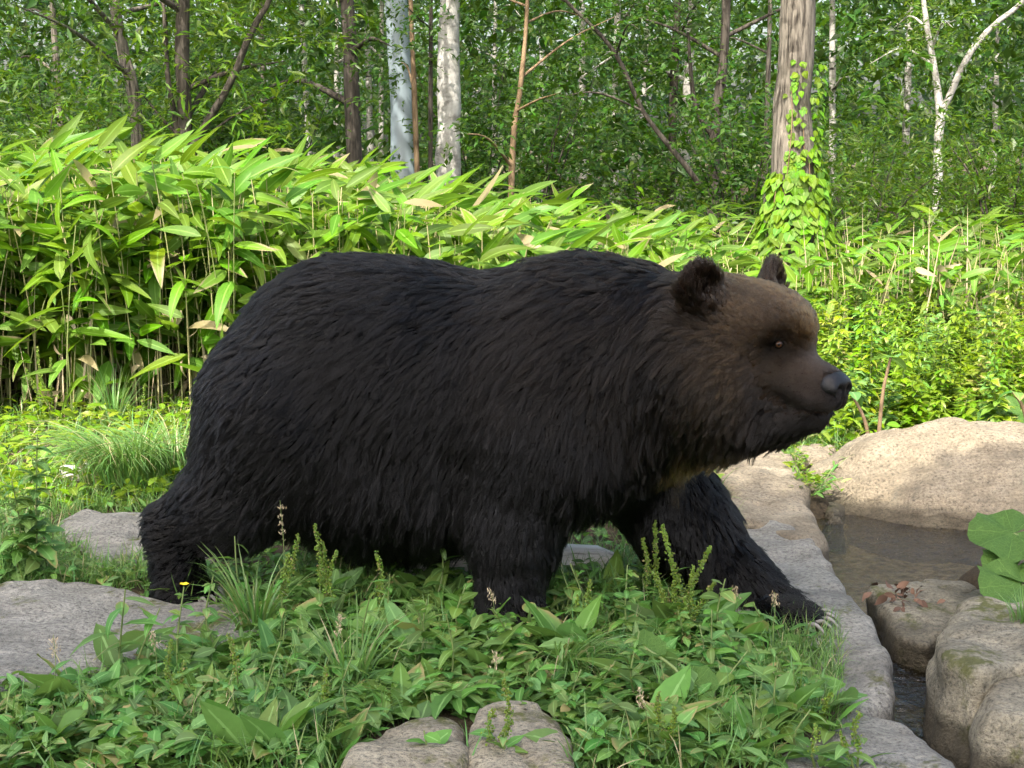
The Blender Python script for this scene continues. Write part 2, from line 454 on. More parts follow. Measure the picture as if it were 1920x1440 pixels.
sc_ = m.ramp(g1, [(0.3, (0.045, 0.036, 0.026)), (0.6, (0.10, 0.08, 0.055)), (0.8, (0.16, 0.13, 0.09))])
sc_ = m.mix(0.8, sc_, m.ramp(g2, [(0.3, (0.3, 0.3, 0.3)), (0.7, (1.6, 1.5, 1.3))]), 'MULTIPLY')
sz_ = m.n('ShaderNodeSeparateXYZ', None, Vector=m.n('ShaderNodeNewGeometry').outputs['Position']).outputs['Z']
sc_ = m.mix(m.math('MULTIPLY', m.math('SUBTRACT', -0.09, sz_), 20.0, True), sc_, m.ramp(m.noise(24.0, 5, 0.75, tc), [(0.35, (0.07, 0.055, 0.025)), (0.5, (0.20, 0.165, 0.085)), (0.66, (0.36, 0.31, 0.19))]))   # sandy gravel of the stream bed
M_SOIL = m.surf(m.principled(sc_, 0.95, 0.15, m.bump(g2, 0.9, 0.03)))
# ------------------------------------------------------------------ ground, stream, rocks
STREAM = [(gpx(px, py, -0.12), w) for px, py, w in ((2350, 985, 0.30), (1990, 1030, 0.42), (1800, 1035, 0.50), (1680, 1030, 0.50), (1630, 1070, 0.34), (1655, 1130, 0.24),
          (1690, 1200, 0.17), (1715, 1290, 0.17), (1770, 1370, 0.19), (1870, 1500, 0.22), (2050, 1700, 0.26))]

def stream_dist(x, y):
    best = np.full(np.shape(x), 9.0)
    for (a, wa), (b, wb) in zip(STREAM[:-1], STREAM[1:]):
        dx, dy = b.x - a.x, b.y - a.y; L2 = dx * dx + dy * dy
        t = np.clip(((x - a.x) * dx + (y - a.y) * dy) / L2, 0, 1)
        d = np.hypot(x - a.x - t * dx, y - a.y - t * dy) - (wa + (wb - wa) * t)
        best = np.minimum(best, d)
    return best

def gh(x, y):
    x = np.asarray(x, float); y = np.asarray(y, float)
    P = np.stack([x, y, np.zeros_like(x)], -1)
    near = 1 - sm01(16, 40, np.abs(y)) * 0.5
    z = 0.022 * fbm(P * 1.3, 3, 5) * near + 0.008 * fbm(P * 7.0, 2, 9)
    z = z + 0.10 * sm01(8.6, 12.0, y) + 0.10 * sm01(12, 30, y)
    d = stream_dist(x, y)
    return z - 0.24 * (1 - sm01(-0.12, 0.10, d))

def axis(lo, hi, step, far):
    a = list(np.arange(lo, hi + 1e-6, step)); s = step
    while a[-1] < far: s *= 1.35; a.append(a[-1] + s)
    s = step
    while a[0] > -far: s *= 1.35; a.insert(0, a[0] - s)
    return np.array(a)

# water
wm = NT('stream_water')
tcw = wm.n('ShaderNodeTexCoord').outputs['Object']
mpw = wm.n('ShaderNodeMapping', None, Vector=tcw); mpw.inputs['Scale'].default_value = (1.0, 1.6, 1.0)
rip = wm.math('ADD', wm.noise(11.0, 3, 0.55, mpw.outputs[0], 1.5), wm.math('MULTIPLY', wm.noise(38.0, 2, 0.5, mpw.outputs[0], 0.8), 0.35))
wb_ = wm.bump(rip, 0.8, 0.028)
fr = wm.n('ShaderNodeFresnel', None, IOR=1.5, Normal=wb_).outputs[0]
gl = wm.n('ShaderNodeBsdfGlossy', None, Color=(1, 1, 1, 1), Roughness=0.03, Normal=wb_).outputs[0]
tp = wm.n('ShaderNodeBsdfTransparent', None, Color=(0.66, 0.62, 0.47, 1)).outputs[0]
M_WATER = wm.surf(wm.n('ShaderNodeMixShader', None, i0=fr, i1=tp, i2=gl).outputs[0])
wx, wy = np.arange(0.9, 5.2, 0.05), np.arange(3.0, 7.6, 0.05)
WX, WY = np.meshgrid(wx, wy, indexing='ij')
WZ = -0.095 - 0.05 * sm01(5.9, 4.2, WY)
V = np.stack([WX, WY, WZ], -1).reshape(-1, 3); wn_ = len(wy)
ii, jj = np.meshgrid(np.arange(len(wx) - 1), np.arange(wn_ - 1), indexing='ij'); a = (ii * wn_ + jj).ravel()
F = np.stack([a, a + wn_, a + wn_ + 1, a + 1], 1)[(stream_dist(WX, WY)[:-1, :-1] < 0.12).ravel()]
water = obj('water', mesh_np('water', np.array(V), np.array(F), M_WATER)); tag(water, 'shallow rippling stream between the granite rocks', kind='structure')

# rocks: footprints traced at the height of their tops
ROCKS = []
def poly_sd(x, y, poly):
    n = len(poly); d = np.full(x.shape, 1e9); s = np.zeros(x.shape, bool)
    for i in range(n):
        ax, ay = poly[i]; bx, by = poly[(i + 1) % n]
        ex, ey = bx - ax, by - ay
        t = np.clip(((x - ax) * ex + (y - ay) * ey) / (ex * ex + ey * ey), 0, 1)
        d = np.minimum(d, np.hypot(x - ax - t * ex, y - ay - t * ey))
        c = ((ay > y) != (by > y)) & (x < ex * (y - ay) / (ey if abs(ey) > 1e-9 else 1e-9) + ax)
        s ^= c
    return np.where(s, -d, d)

def smax(a, b, k):
    h = np.maximum(k - np.abs(a - b), 0) / k
    return np.maximum(a, b) + h * h * k / 4

def rock(label, mat, poly_px, ztop, zbot=-0.32, k=0.05, amp=0.03, h=0.020, tilt=(0, 0), dome=0.0, slope=0.10, seed=0, freq=2.2, group=None, clip=True):
    poly = [tuple(gpx(px, py, ztop)[:2]) for px, py in poly_px]
    return rock_xy(label, mat, poly, ztop, zbot, k, amp, h, tilt, dome, slope, seed, freq, group)

def rock_xy(label, mat, poly, ztop, zbot=-0.32, k=0.05, amp=0.03, h=0.020, tilt=(0, 0), dome=0.0, slope=0.10, seed=0, freq=2.2, group=None):
    ROCKS.append(poly)
    P = np.array(poly); lo = P.min(0) - 0.22; hi = P.max(0) + 0.22
    c = P.mean(0)
    xs = np.arange(lo[0], hi[0], h); ys = np.arange(lo[1], hi[1], h); zs = np.arange(zbot - 0.06, ztop + dome + 0.16, h)
    X2, Y2 = np.meshgrid(xs, ys, indexing='ij')
    warp = 0.028 * fbm(np.stack([X2 * 3, Y2 * 3, X2 * 0 + seed], -1), 3, seed + 40)
    sd = poly_sd(X2, Y2, poly) + warp
    inr = max(0.15, -sd.min())
    top = ztop + tilt[0] * (X2 - c[0]) + tilt[1] * (Y2 - c[1]) + dome * (1 - np.clip(1 + sd / inr, 0, 1.2) ** 2)
    N3 = np.stack(np.meshgrid(xs, ys, zs, indexing='ij'), -1)
    z = N3[..., 2]
    sd = sd + 0.012 * (fbm(np.stack([X2 * 7, Y2 * 7, X2 * 0 + seed], -1), 2, seed + 44))
    side = sd[..., None] + slope * np.maximum(z - zbot, 0) - slope * (ztop - zbot)
    d = smax(side, z - top[..., None], k)
    d = smax(d, zbot - z, 0.05)
    n1 = fbm(N3 * freq + seed * 11.1, 3, seed); 
    st = fbm(N3 * np.array([1.2, 1.2, 5.0]) * freq + seed * 5.3, 3, seed + 20)
    crack = np.maximum(0, 0.06 - np.abs(fbm(N3 * freq * 0.9 + seed * 2.7, 3, seed + 60))) * 0.35
    rid = 1 - np.abs(fbm(N3 * freq * 1.7 + seed * 3.3, 3, seed + 10)) * 2
    d = d + amp * (n1 + 0.6 * st + 0.55 * rid) + crack * (amp > 0.01)
    d += 0.3 * amp * fbm(N3 * 11 + seed, 2, seed + 80)
    V, F = surface_nets(d, (xs[0], ys[0], zs[0]), h)
    loc = Vector((c[0], c[1], 0.0))
    o = obj('boulder' if dome > 0.1 else 'rock', mesh_np('rock', V - np.array(loc), F, mat)); o.location = loc
    return tag(o, label, 'rock', group)

rock('long grey granite slab beside the stream under the bear\'s outstretched paw', M_ROCK_G,
     [(1395, 985), (1440, 968), (1520, 1005), (1560, 1070), (1612, 1125), (1645, 1175), (1662, 1250), (1650, 1312), (1600, 1326), (1540, 1300), (1480, 1250), (1400, 1200), (1320, 1130), (1335, 1040)], 0.02, seed=3, amp=0.02, k=0.05, slope=0.06)
rock('sunlit tan slab behind the bear\'s front leg at the stream head', M_ROCK_L,
     [(1350, 850), (1420, 832), (1478, 838), (1505, 905), (1540, 985), (1518, 1008), (1440, 974), (1360, 968)], 0.06, seed=5, amp=0.022, tilt=(-0.05, 0.06), slope=0.06)
rock('low grey slab beside the stream outlet with seed stalks in front', M_ROCK_G,
     [(1530, 1345), (1600, 1318), (1690, 1348), (1765, 1410), (1810, 1460), (1760, 1560), (1480, 1560), (1470, 1420)], 0.015, seed=8, amp=0.02, slope=0.06)
rock('small rounded rock with dead leaves at the stream bend', M_ROCK_M,
     [(1650, 1104), (1720, 1080), (1820, 1080), (1890, 1110), (1800, 1160), (1740, 1205), (1700, 1185), (1658, 1135)], -0.015, seed=11, amp=0.02, k=0.05, slope=0.06)
rock('blocky mossy rock with flat warm top across the stream', M_ROCK_M,
     [(1768, 1180), (1815, 1105), (1880, 1112), (1990, 1120), (2120, 1190), (2120, 1260), (1960, 1252), (1825, 1265), (1772, 1238)], 0.13, seed=14, amp=0.028, k=0.05, slope=0.06)
rock('angular dark-sided rock in front of the mossy block by the stream', M_ROCK_M,
     [(1838, 1282), (1875, 1235), (1950, 1240), (2120, 1270), (2150, 1340), (2000, 1345), (1905, 1335), (1848, 1318)], 0.11, zbot=-0.34, seed=17, amp=0.03, k=0.05, slope=0.06)
rock('broad flat grey slab under the bear\'s hind paw', M_ROCK_G,
     [(-120, 1105), (60, 1098), (160, 1084), (255, 1110), (330, 1130), (430, 1130), (500, 1150), (480, 1205), (330, 1215), (200, 1245), (90, 1280), (-120, 1300)], 0.045, seed=21, amp=0.018, k=0.05, slope=0.06)
rock('flat grey slab behind the bear\'s hind leg below the grass mound', M_ROCK_G,
     [(98, 962), (180, 953), (290, 962), (420, 985), (420, 1035), (300, 1035), (190, 1020), (125, 998)], 0.05, seed=24, amp=0.02, k=0.08)
rock('small half buried stone between the two flat grey slabs', M_ROCK_G, [(165, 1028), (215, 1018), (270, 1030), (255, 1048), (190, 1048)], 0.03, seed=27, amp=0.012, k=0.05, h=0.014)
rock('warm speckled rock split by a crack, half sunk in weeds', M_ROCK_F,
     [(655, 1375), (720, 1338), (800, 1312), (858, 1322), (872, 1350), (880, 1395), (850, 1460), (760, 1500), (640, 1490), (640, 1410)], 0.075, seed=31, amp=0.022, k=0.05, slope=0.06)
rock('warm speckled rock next to the drooping grass tuft', M_ROCK_F,
     [(885, 1330), (940, 1310), (1010, 1300), (1055, 1345), (1068, 1395), (1050, 1470), (960, 1500), (900, 1480), (893, 1400)], 0.075, seed=34, amp=0.02, k=0.05, slope=0.06)
rock('pale stone lying in weeds behind the bear\'s chin', M_ROCK_L, [(1480, 832), (1520, 823), (1562, 832), (1558, 850), (1500, 855)], 0.07, seed=37, amp=0.015, k=0.05, h=0.016)
bc = gpx(1835, 900, 0.0)
bp = [(bc.x + rx * math.cos(t), bc.y + ry * math.sin(t)) for t, rx, ry in [(math.radians(a), 0.88, 0.66) for a in range(0, 360, 24)]]
rock_xy('big sunlit tan boulder with shadow bands above the stream pool', M_ROCK_L, bp, 0.00, -0.4, 0.14, 0.035, 0.026, (0.05, 0.12), 0.27, 0.30, 41, 1.6)
rock('small wet brown stone wedged at the stream pool edge', M_ROCK_M, [(1530, 945), (1560, 935), (1590, 950), (1580, 968), (1545, 968)], -0.06, seed=43, amp=0.012, k=0.05, h=0.014)

def in_rock(x, y, margin=0.0):
    x = np.atleast_1d(np.asarray(x, float)); y = np.atleast_1d(np.asarray(y, float))
    r = np.zeros(x.shape, bool)
    for p in ROCKS:
        P = np.array(p)
        bb = (x > P[:, 0].min() - .2) & (x < P[:, 0].max() + .2) & (y > P[:, 1].min() - .2) & (y < P[:, 1].max() + .2)
        if bb.any(): r[bb] |= poly_sd(x[bb], y[bb], p) < margin
    return r

# the ground sheet, sunk a little under the rocks
gx, gy = axis(-3.2, 3.4, 0.045, 400), axis(3.2, 12.5, 0.05, 400)
X, Y = np.meshgrid(gx, gy, indexing='ij')
Z = gh(X, Y); Z = Z - 0.07 * in_rock(X.ravel(), Y.ravel(), -0.03).reshape(X.shape)
V = np.stack([X, Y, Z], -1).reshape(-1, 3)
ny = len(gy); ii, jj = np.meshgrid(np.arange(len(gx) - 1), np.arange(ny - 1), indexing='ij')
a = (ii * ny + jj).ravel(); F = np.stack([a, a + ny, a + ny + 1, a + 1], 1)
ground = obj('ground', mesh_np('ground', V, F, M_SOIL)); tag(ground, 'dark soil floor of the forest enclosure', kind='structure')

# pale weathered log behind the front leg
lm = NT('weathered_wood'); tl = lm.n('ShaderNodeTexCoord').outputs['Object']
ml = lm.n('ShaderNodeMapping', None, Vector=tl); ml.inputs['Scale'].default_value = (3.0, 30.0, 30.0)
ln_ = lm.noise(1.0, 6, 0.7, ml.outputs[0], 0.3)
M_LOG = lm.surf(lm.principled(lm.ramp(ln_, [(0.30, (0.10, 0.09, 0.075)), (0.42, (0.58, 0.55, 0.50)), (0.75, (0.78, 0.76, 0.71))]), 0.85, 0.15, lm.bump(ln_, 0.8, 0.02)))
def log(label, a, b, r, mat=M_LOG):
    c = (a + b) / 2
    pts = [a + (b - a) * t for t in np.linspace(0, 1, 14)]
    rad = [r * (0.55 if i in (0, 13) else 0.93 if i in (1, 12) else 1.0) for i in range(14)]
    pts[0] = pts[1] * 0.98 + pts[0] * 0.02 ; pts[-1] = pts[-2] * 0.02 + pts[-1] * 0.98
    V, F = tube(pts, rad, 20, 0.10, 4)
    o = obj('log', mesh_np('log', V - np.array(c), F, mat)); o.location = c
    return tag(o, label, 'log')
log('pale weathered log lying on the grass behind the bear\'s front legs', gpx(690, 1082, 0.0) + Vector((0, 0, .05)), gpx(1156, 1082, 0.0) + Vector((0, 0, .05)), 0.078)
log('short tan log lying beside the sunlit grass mound', gpx(105, 905, 0.0) + Vector((0, 0, .03)), gpx(235, 893, 0) + Vector((0, 0, .03)), 0.05)
# ------------------------------------------------------------------ unseen trees added behind the viewer to shade the bear
def small_leaf(w=0.42, fold=0.3):
    V = np.array([(0, 0, 0), (0.45, -w / 2, 0.12 * fold), (1, 0, -0.10), (0.45, w / 2, 0.12 * fold), (0.45, 0, 0)], float)
    F = np.array([(0, 1, 2, 4), (0, 4, 2, 3)])
    return V, F, np.array([0, 1, 0, 1, 0.0]), np.array([0, .5, 1, .5, .5])
def rand_unit(n, rng):
    v = rng.normal(0, 1, (n, 3)); return v / np.linalg.norm(v, axis=1, keepdims=True)
def trunk_mesh(pts, radii, mat, seg=12, n=26, noise=0.12, seed=0):
    P = spline(pts, n); R = np.interp(np.linspace(0, 1, n), np.linspace(0, 1, len(radii)), radii)
    return tube(P, R, seg, noise, seed)
rs = np.random.default_rng(99)
SHADE = [(-2.3, -1.4, 8.4, 2.9), (-4.9, -2.2, 8.6, 2.7), (0.6, -2.2, 8.8, 2.6)]
for i, (sx, sy, sz, sr) in enumerate(SHADE):
    base = Vector((sx - 0.6, sy - 4.5, 0))
    t = thing('added_shade_tree', ['unseen broadleaf tree added behind the viewer to shade the bear', 'unseen broadleaf tree added behind the viewer to shade the flat grey slab', 'unseen broadleaf tree added behind the viewer to shade the streamside weeds'][i], 'tree', base, 0, 'unseen trees added to shade the clearing')
    V, F = trunk_mesh([base, base + Vector((0.1, 0.5, 3)), Vector((sx, sy - 1.6, 6.5)), Vector((sx, sy, sz + 1.5))], [0.24, 0.2, 0.15, 0.05], M_BARK_G, seed=i)
    part_world('trunk', mesh_np('trunk', V, F, M_BARK_G), t, base)
    n = 15000
    p = rand_unit(n, rs) * (rs.random((n, 1)) ** 0.4) * np.array([sr, sr, 1.5]) + np.array([sx, sy, sz])
    sc = Scatter(); d = rand_unit(n, rs); nr = rand_unit(n, rs) * 0.6 + np.array([0, 0, 1])
    sc.add(small_leaf(0.6), p, frames(d, nr), 0.16 + 0.08 * rs.random(n), rs.random(n))
    if i == 2:  # leafy limbs added out of view to cast shadow bands across the boulder
        for path in ([(0.6, -2.2, 8.4), (0.3, 0.4, 7.9), (0.1, 2.0, 7.3), (1.9, 2.15, 6.9)], [(0.6, -2.2, 8.2), (-0.4, 0.2, 7.6), (-0.6, 1.75, 7.0), (0.9, 1.6, 6.6)]):
            LP = spline(path, 40)
            V, F = tube(LP, np.linspace(0.09, 0.02, 40), 8); part_world('limb', mesh_np('limb', V, F, M_BARK_G), t, base)
            q = np.array([tuple(p) for p in LP])[18:]; n = 380
            p = q[rs.integers(0, len(q), n)] + rs.normal(0, 1, (n, 3)) * np.array([.14, .055, .06])
            sc.add(small_leaf(0.6), p, frames(rand_unit(n, rs), rand_unit(n, rs) * 0.6 + np.array([0, 0, 1])), 0.13 + 0.06 * rs.random(n), rs.random(n))
    part_world('crown', sc.mesh('crown', M_TREELEAF), t, base)
# ------------------------------------------------------------------ the bear
# head frame: f forward along the muzzle, l toward the animal's right side (this side), u up
HY = math.radians(43)
HO = np.array(pix(1383, 640, 5.02))
Hf = np.array([math.cos(HY), -math.sin(HY), 0.0]); Hl = np.array([-math.sin(HY), -math.cos(HY), 0.0]); Hu = np.array([0, 0, 1.0])
def HP(f, l, u): return HO + f * Hf + l * Hl + u * Hu
HR = np.stack([Hf, Hl, Hu])          # rows: world -> head axes
I3 = np.eye(3)
def rotz_y(yaw, pitch=0.0):
    """axes rows: x' turned by yaw in plan (toward camera positive) and pitched in the image plane"""
    cyw, syw = math.cos(yaw), math.sin(yaw); cp, sp = math.cos(pitch), math.sin(pitch)
    x = np.array([cyw * cp, -syw * cp, sp]); y = np.array([syw, cyw, 0.0]); z = np.cross(x, y)
    return np.stack([x, y, z])

PRIMS = []   # kind, data, smooth k, region
def ell(c, r, R=I3, k=0.08, reg='body'): PRIMS.append(('e', np.array(c, float), np.array(r, float), R, k, reg))
def cap(a, b, ra, rb, k=0.07, reg='leg'): PRIMS.append(('c', np.array(a, float), np.array(b, float), (ra, rb), k, reg))
def pe(px, py, Y, rx, ry, rw, pitch=0.0, yaw=math.radians(8), k=0.10, reg='body'):
    s = Y / FPX
    ell(pix(px, py, Y), (rx * s, rw, ry * s), rotz_y(yaw, pitch), k, reg)
def pc(p1, p2, r1, r2, k=0.07, reg='leg'):
    cap(pix(*p1), pix(*p2), r1 * p1[2] / FPX, r2 * p2[2] / FPX, k, reg)

# trunk
pe(640, 700, 5.44, 200, 214, 0.36, 0.30, k=0.10, reg='rump')
pe(545, 785, 5.42, 140, 170, 0.34, 0.8, k=0.16, reg='rump')
pe(770, 738, 5.38, 280, 250, 0.41, -0.02, k=0.14, reg='body')
pe(1020, 735, 5.28, 225, 232, 0.37, 0.0, k=0.14, reg='shoulder')
pe(1120, 622, 5.27, 165, 108, 0.22, -0.05, k=0.14, reg='hump')
pe(740, 895, 5.36, 270, 125, 0.34, -0.03, k=0.14, reg='belly')
pe(1080, 840, 5.24, 170, 105, 0.33, 0.2, k=0.12, reg='chest')
# neck and throat
pc((1120, 690, 5.25), (1290, 665, 5.10), 192, 150, 0.14, 'neck')
pc((1170, 790, 5.20), (1340, 748, 5.06), 92, 98, 0.12, 'throat')
# near front leg
pc((1010, 830, 5.08), (965, 985, 5.06), 110, 88, 0.10, 'arm')
pc((965, 985, 5.06), (955, 1120, 5.00), 84, 60, 0.06, 'arm')
ell(pix(968, 1160, 4.97), (0.125, 0.105, 0.062), rotz_y(0.35), 0.06, 'paw')
# far front leg stepping out
pc((1190, 850, 5.40), (1285, 985, 5.32), 112, 92, 0.10, 'farm')
pc((1285, 985, 5.32), (1385, 1092, 5.18), 88, 66, 0.06, 'farm')
pc((1385, 1092, 5.18), (1455, 1136, 5.10), 62, 44, 0.05, 'farm')
ell(gpx(1478, 1152, 0.06), (0.115, 0.10, 0.052), rotz_y(0.42, -0.12), 0.05, 'paw')
# near hind leg trailing
pc((520, 800, 5.24), (440, 930, 5.20), 150, 100, 0.12, 'thigh')
pc((440, 930, 5.20), (332, 985, 5.22), 86, 56, 0.07, 'shank')
pc((330, 990, 5.22), (335, 1085, 5.22), 54, 50, 0.05, 'shank')
ell(pix(352, 1108, 5.18), (0.10, 0.09, 0.05), rotz_y(0.2), 0.05, 'paw')
# far hind leg
pc((640, 850, 5.60), (700, 985, 5.58), 130, 85, 0.10, 'thigh')
pc((700, 985, 5.58), (672, 1075, 5.55), 66, 48, 0.06, 'shank')
ell(pix(700, 1098, 5.50), (0.12, 0.09, 0.055), rotz_y(0.2), 0.05, 'paw')
# head
ell(HP(0.00, 0, 0.045), (0.215, 0.195, 0.165), HR, 0.08, 'crown')
ell(HP(0.13, 0, 0.065), (0.135, 0.145, 0.105), HR, 0.07, 'brow')
ell(HP(0.17, 0, 0.015), (0.095, 0.095, 0.085), HR, 0.05, 'brow')
for s in (1, -1):
    ell(HP(-0.02, 0.125 * s, -0.09), (0.165, 0.105, 0.16), HR, 0.08, 'cheek')
    ell(HP(0.168, 0.088 * s, 0.062), (0.055, 0.040, 0.034), HR, 0.03, 'brow')
cap(HP(0.17, 0, -0.075), HP(0.335, 0, -0.112), 0.096, 0.066, 0.05, 'muzzle')
for s in (1, -1): ell(HP(0.310, 0.036 * s, -0.152), (0.075, 0.044, 0.042), HR, 0.04, 'muzzle')
cap(HP(0.08, 0, -0.205), HP(0.295, 0, -0.212), 0.095, 0.048, 0.04, 'jaw')
ell(HP(-0.02, 0, -0.215), (0.17, 0.15, 0.115), HR, 0.08, 'ruff')
ell(HP(0.11, 0, -0.255), (0.12, 0.11, 0.062), HR, 0.06, 'ruff')
ell(HP(0.20, 0, -0.232), (0.08, 0.07, 0.045), HR, 0.05, 'jaw')
for s in (1, -1):
    rz = -0.55 * s
    e = np.stack([math.cos(rz) * Hf - math.sin(rz) * Hl, math.sin(rz) * Hf + math.cos(rz) * Hl, Hu])
    ell(HP(-0.01, 0.200 * s - 0.012 * (s < 0), 0.19 - 0.018 * (s < 0)), (0.036, 0.074, 0.074), e, 0.03, 'ear')
    ell(HP(-0.01, 0.175 * s, 0.135), (0.05, 0.06, 0.06), e, 0.04, 'ear')

def prim_d(pr, P):
    if pr[0] == 'e':
        q = (P - pr[1]) @ pr[3].T
        k0 = np.linalg.norm(q / pr[2], axis=-1); k1 = np.linalg.norm(q / (pr[2] ** 2), axis=-1)
        return np.where(k0 > 1e-6, k0 * (k0 - 1) / np.maximum(k1, 1e-6), -pr[2].min())
    a, b, (ra, rb) = pr[1], pr[2], pr[3]
    ba = b - a; t = np.clip(((P - a) @ ba) / (ba @ ba), 0, 1)
    return np.linalg.norm(P - a - t[..., None] * ba, axis=-1) - (ra + (rb - ra) * t)

vh = 0.0105
blo, bhi = np.array([-1.45, 4.45, -0.05]), np.array([1.35, 6.05, 1.40])
dims = np.ceil((bhi - blo) / vh).astype(int)
D = np.full(dims, 0.5, np.float32)
for pr in PRIMS:
    if pr[0] == 'e': r = pr[2].max(); lo, hi = pr[1] - r, pr[1] + r
    else: lo, hi = np.minimum(pr[1] - pr[3][0], pr[2] - pr[3][1]), np.maximum(pr[1] + pr[3][0], pr[2] + pr[3][1])
    k = pr[4]
    i0 = np.clip(((lo - k - 0.04 - blo) / vh).astype(int), 0, dims); i1 = np.clip(((hi + k + 0.04 - blo) / vh).astype(int) + 1, 0, dims)
    sl = tuple(slice(a, b) for a, b in zip(i0, i1))
    G = np.stack(np.meshgrid(*[blo[j] + vh * np.arange(i0[j], i1[j]) for j in range(3)], indexing='ij'), -1)
    d = prim_d(pr, G).astype(np.float32)
    h = np.maximum(k - np.abs(d - D[sl]), 0) / k
    D[sl] = np.minimum(d, D[sl]) - h * h * k / 4
# carve: ear bowls, eye sockets, mouth line
def carve(c, r, R, k):
    c = np.array(c); r = np.array(r); m_ = r.max() + k + 0.03
    i0 = np.clip(((c - m_ - blo) / vh).astype(int), 0, dims); i1 = np.clip(((c + m_ - blo) / vh).astype(int) + 1, 0, dims)
    sl = tuple(slice(a, b) for a, b in zip(i0, i1))
    G = np.stack(np.meshgrid(*[blo[j] + vh * np.arange(i0[j], i1[j]) for j in range(3)], indexing='ij'), -1)
    d = -prim_d(('e', c, r, R), G).astype(np.float32)
    h = np.maximum(k - np.abs(d - D[sl]), 0) / k
    D[sl] = np.maximum(d, D[sl]) + h * h * k / 4
for s in (1, -1):
    carve(HP(0.035, 0.21 * s, 0.19), (0.034, 0.044, 0.05), HR, 0.02)
    carve(HP(0.236, 0.098 * s, 0.020), (0.026, 0.022, 0.016), HR, 0.03)
for t in np.linspace(0, 1, 9):
    for s in (1, -1):
        carve(HP(0.360 - 0.19 * t, (0.02 + 0.075 * t ** 0.7) * s, -0.192 + 0.012 * math.sin(t * 6) + 0.005 * t), (0.016, 0.014, 0.004), HR, 0.012)

BV, BF = surface_nets(D, blo, vh)
# light smoothing, then normals from the field
gD = np.stack(np.gradient(D, vh), -1)
def field_normal(P):
    q = (P - blo) / vh; i = np.clip(np.floor(q).astype(int), 0, dims - 2); f = q - i; out = 0
    for a in (0, 1):
        for b in (0, 1):
            for c in (0, 1):
                w = (f[:, 0] if a else 1 - f[:, 0]) * (f[:, 1] if b else 1 - f[:, 1]) * (f[:, 2] if c else 1 - f[:, 2])
                out = out + w[:, None] * gD[i[:, 0] + a, i[:, 1] + b, i[:, 2] + c]
    return out / (np.linalg.norm(out, axis=1, keepdims=True) + 1e-9)

bm_ = NT('bear_skin')
M_SKIN = bm_.surf(bm_.principled(bm_.attr('coat').outputs['Color'], 0.9, 0.05))
bear_loc = Vector((-0.1, 5.3, 0.0))
bear = thing('brown_bear', 'huge dark brown bear walking through the weeds beside the stream', 'bear', bear_loc)
body = part_world('body', mesh_np('bear_body', BV, BF, M_SKIN), bear, bear_loc)

# ---- fur: where the strands stand, how long, what colour, which way they lie
REG = {  # length, colour, lift
    'rump': (0.080, (0.0040, 0.0038, 0.0042), 0.34), 'body': (0.085, (0.0048, 0.0042, 0.0044), 0.34), 'shoulder': (0.085, (0.010, 0.0075, 0.006), 0.38),
    'hump': (0.085, (0.012, 0.0085, 0.006), 0.55), 'belly': (0.125, (0.0035, 0.0032, 0.0035), 0.36), 'chest': (0.110, (0.005, 0.0042, 0.0038), 0.36),
    'neck': (0.095, (0.014, 0.0095, 0.006), 0.40), 'throat': (0.105, (0.008, 0.006, 0.004), 0.36), 'arm': (0.075, (0.0038, 0.0034, 0.0034), 0.34),
    'farm': (0.065, (0.0042, 0.0036, 0.0034), 0.32), 'paw': (0.045, (0.004, 0.0035, 0.0035), 0.30), 'thigh': (0.078, (0.0038, 0.0035, 0.0038), 0.32),
    'shank': (0.050, (0.0042, 0.004, 0.004), 0.28), 'crown': (0.032, (0.034, 0.021, 0.0095), 0.40), 'brow': (0.020, (0.034, 0.0215, 0.011), 0.35),
    'cheek': (0.058, (0.032, 0.021, 0.011), 0.40), 'muzzle': (0.015, (0.028, 0.019, 0.013), 0.30), 'jaw': (0.026, (0.008, 0.006, 0.005), 0.35),
    'ruff': (0.090, (0.010, 0.007, 0.0045), 0.36), 'ear': (0.042, (0.014, 0.009, 0.006), 0.60)}
GUIDE = [(740, 480, -1, .05), (600, 510, -.95, .3), (480, 600, -.75, .65), (420, 700, -.5, .85), (370, 830, -.5, .85), (620, 640, -.85, .5), (560, 760, -.8, .65),
         (480, 860, -.75, .7), (400, 930, -.9, .45), (320, 990, -1, .2), (330, 1080, -.8, .5), (800, 560, -.9, .4), (760, 700, -.7, .75), (700, 850, -.45, .9),
         (800, 950, -.15, 1), (650, 960, -.3, 1), (950, 520, -.95, .2), (930, 640, -.75, .65), (900, 780, -.45, .9), (900, 900, -.15, 1), (1060, 500, -.95, .25),
         (1050, 620, -.7, .7), (1040, 760, -.35, .95), (1000, 900, -.15, 1), (960, 1050, -.15, 1), (970, 1160, .6, .7), (1150, 510, -.9, .35), (1180, 620, -.6, .8),
         (1200, 750, -.2, 1), (1150, 880, -.05, 1), (1250, 850, .05, 1), (1230, 980, .05, 1), (1320, 1000, .15, 1), (1390, 1090, .5, .85), (1480, 1145, .95, .3),
         (1280, 600, -.7, .7), (1300, 740, -.15, 1), (1420, 830, .1, 1)]
GP = np.array(GUIDE)

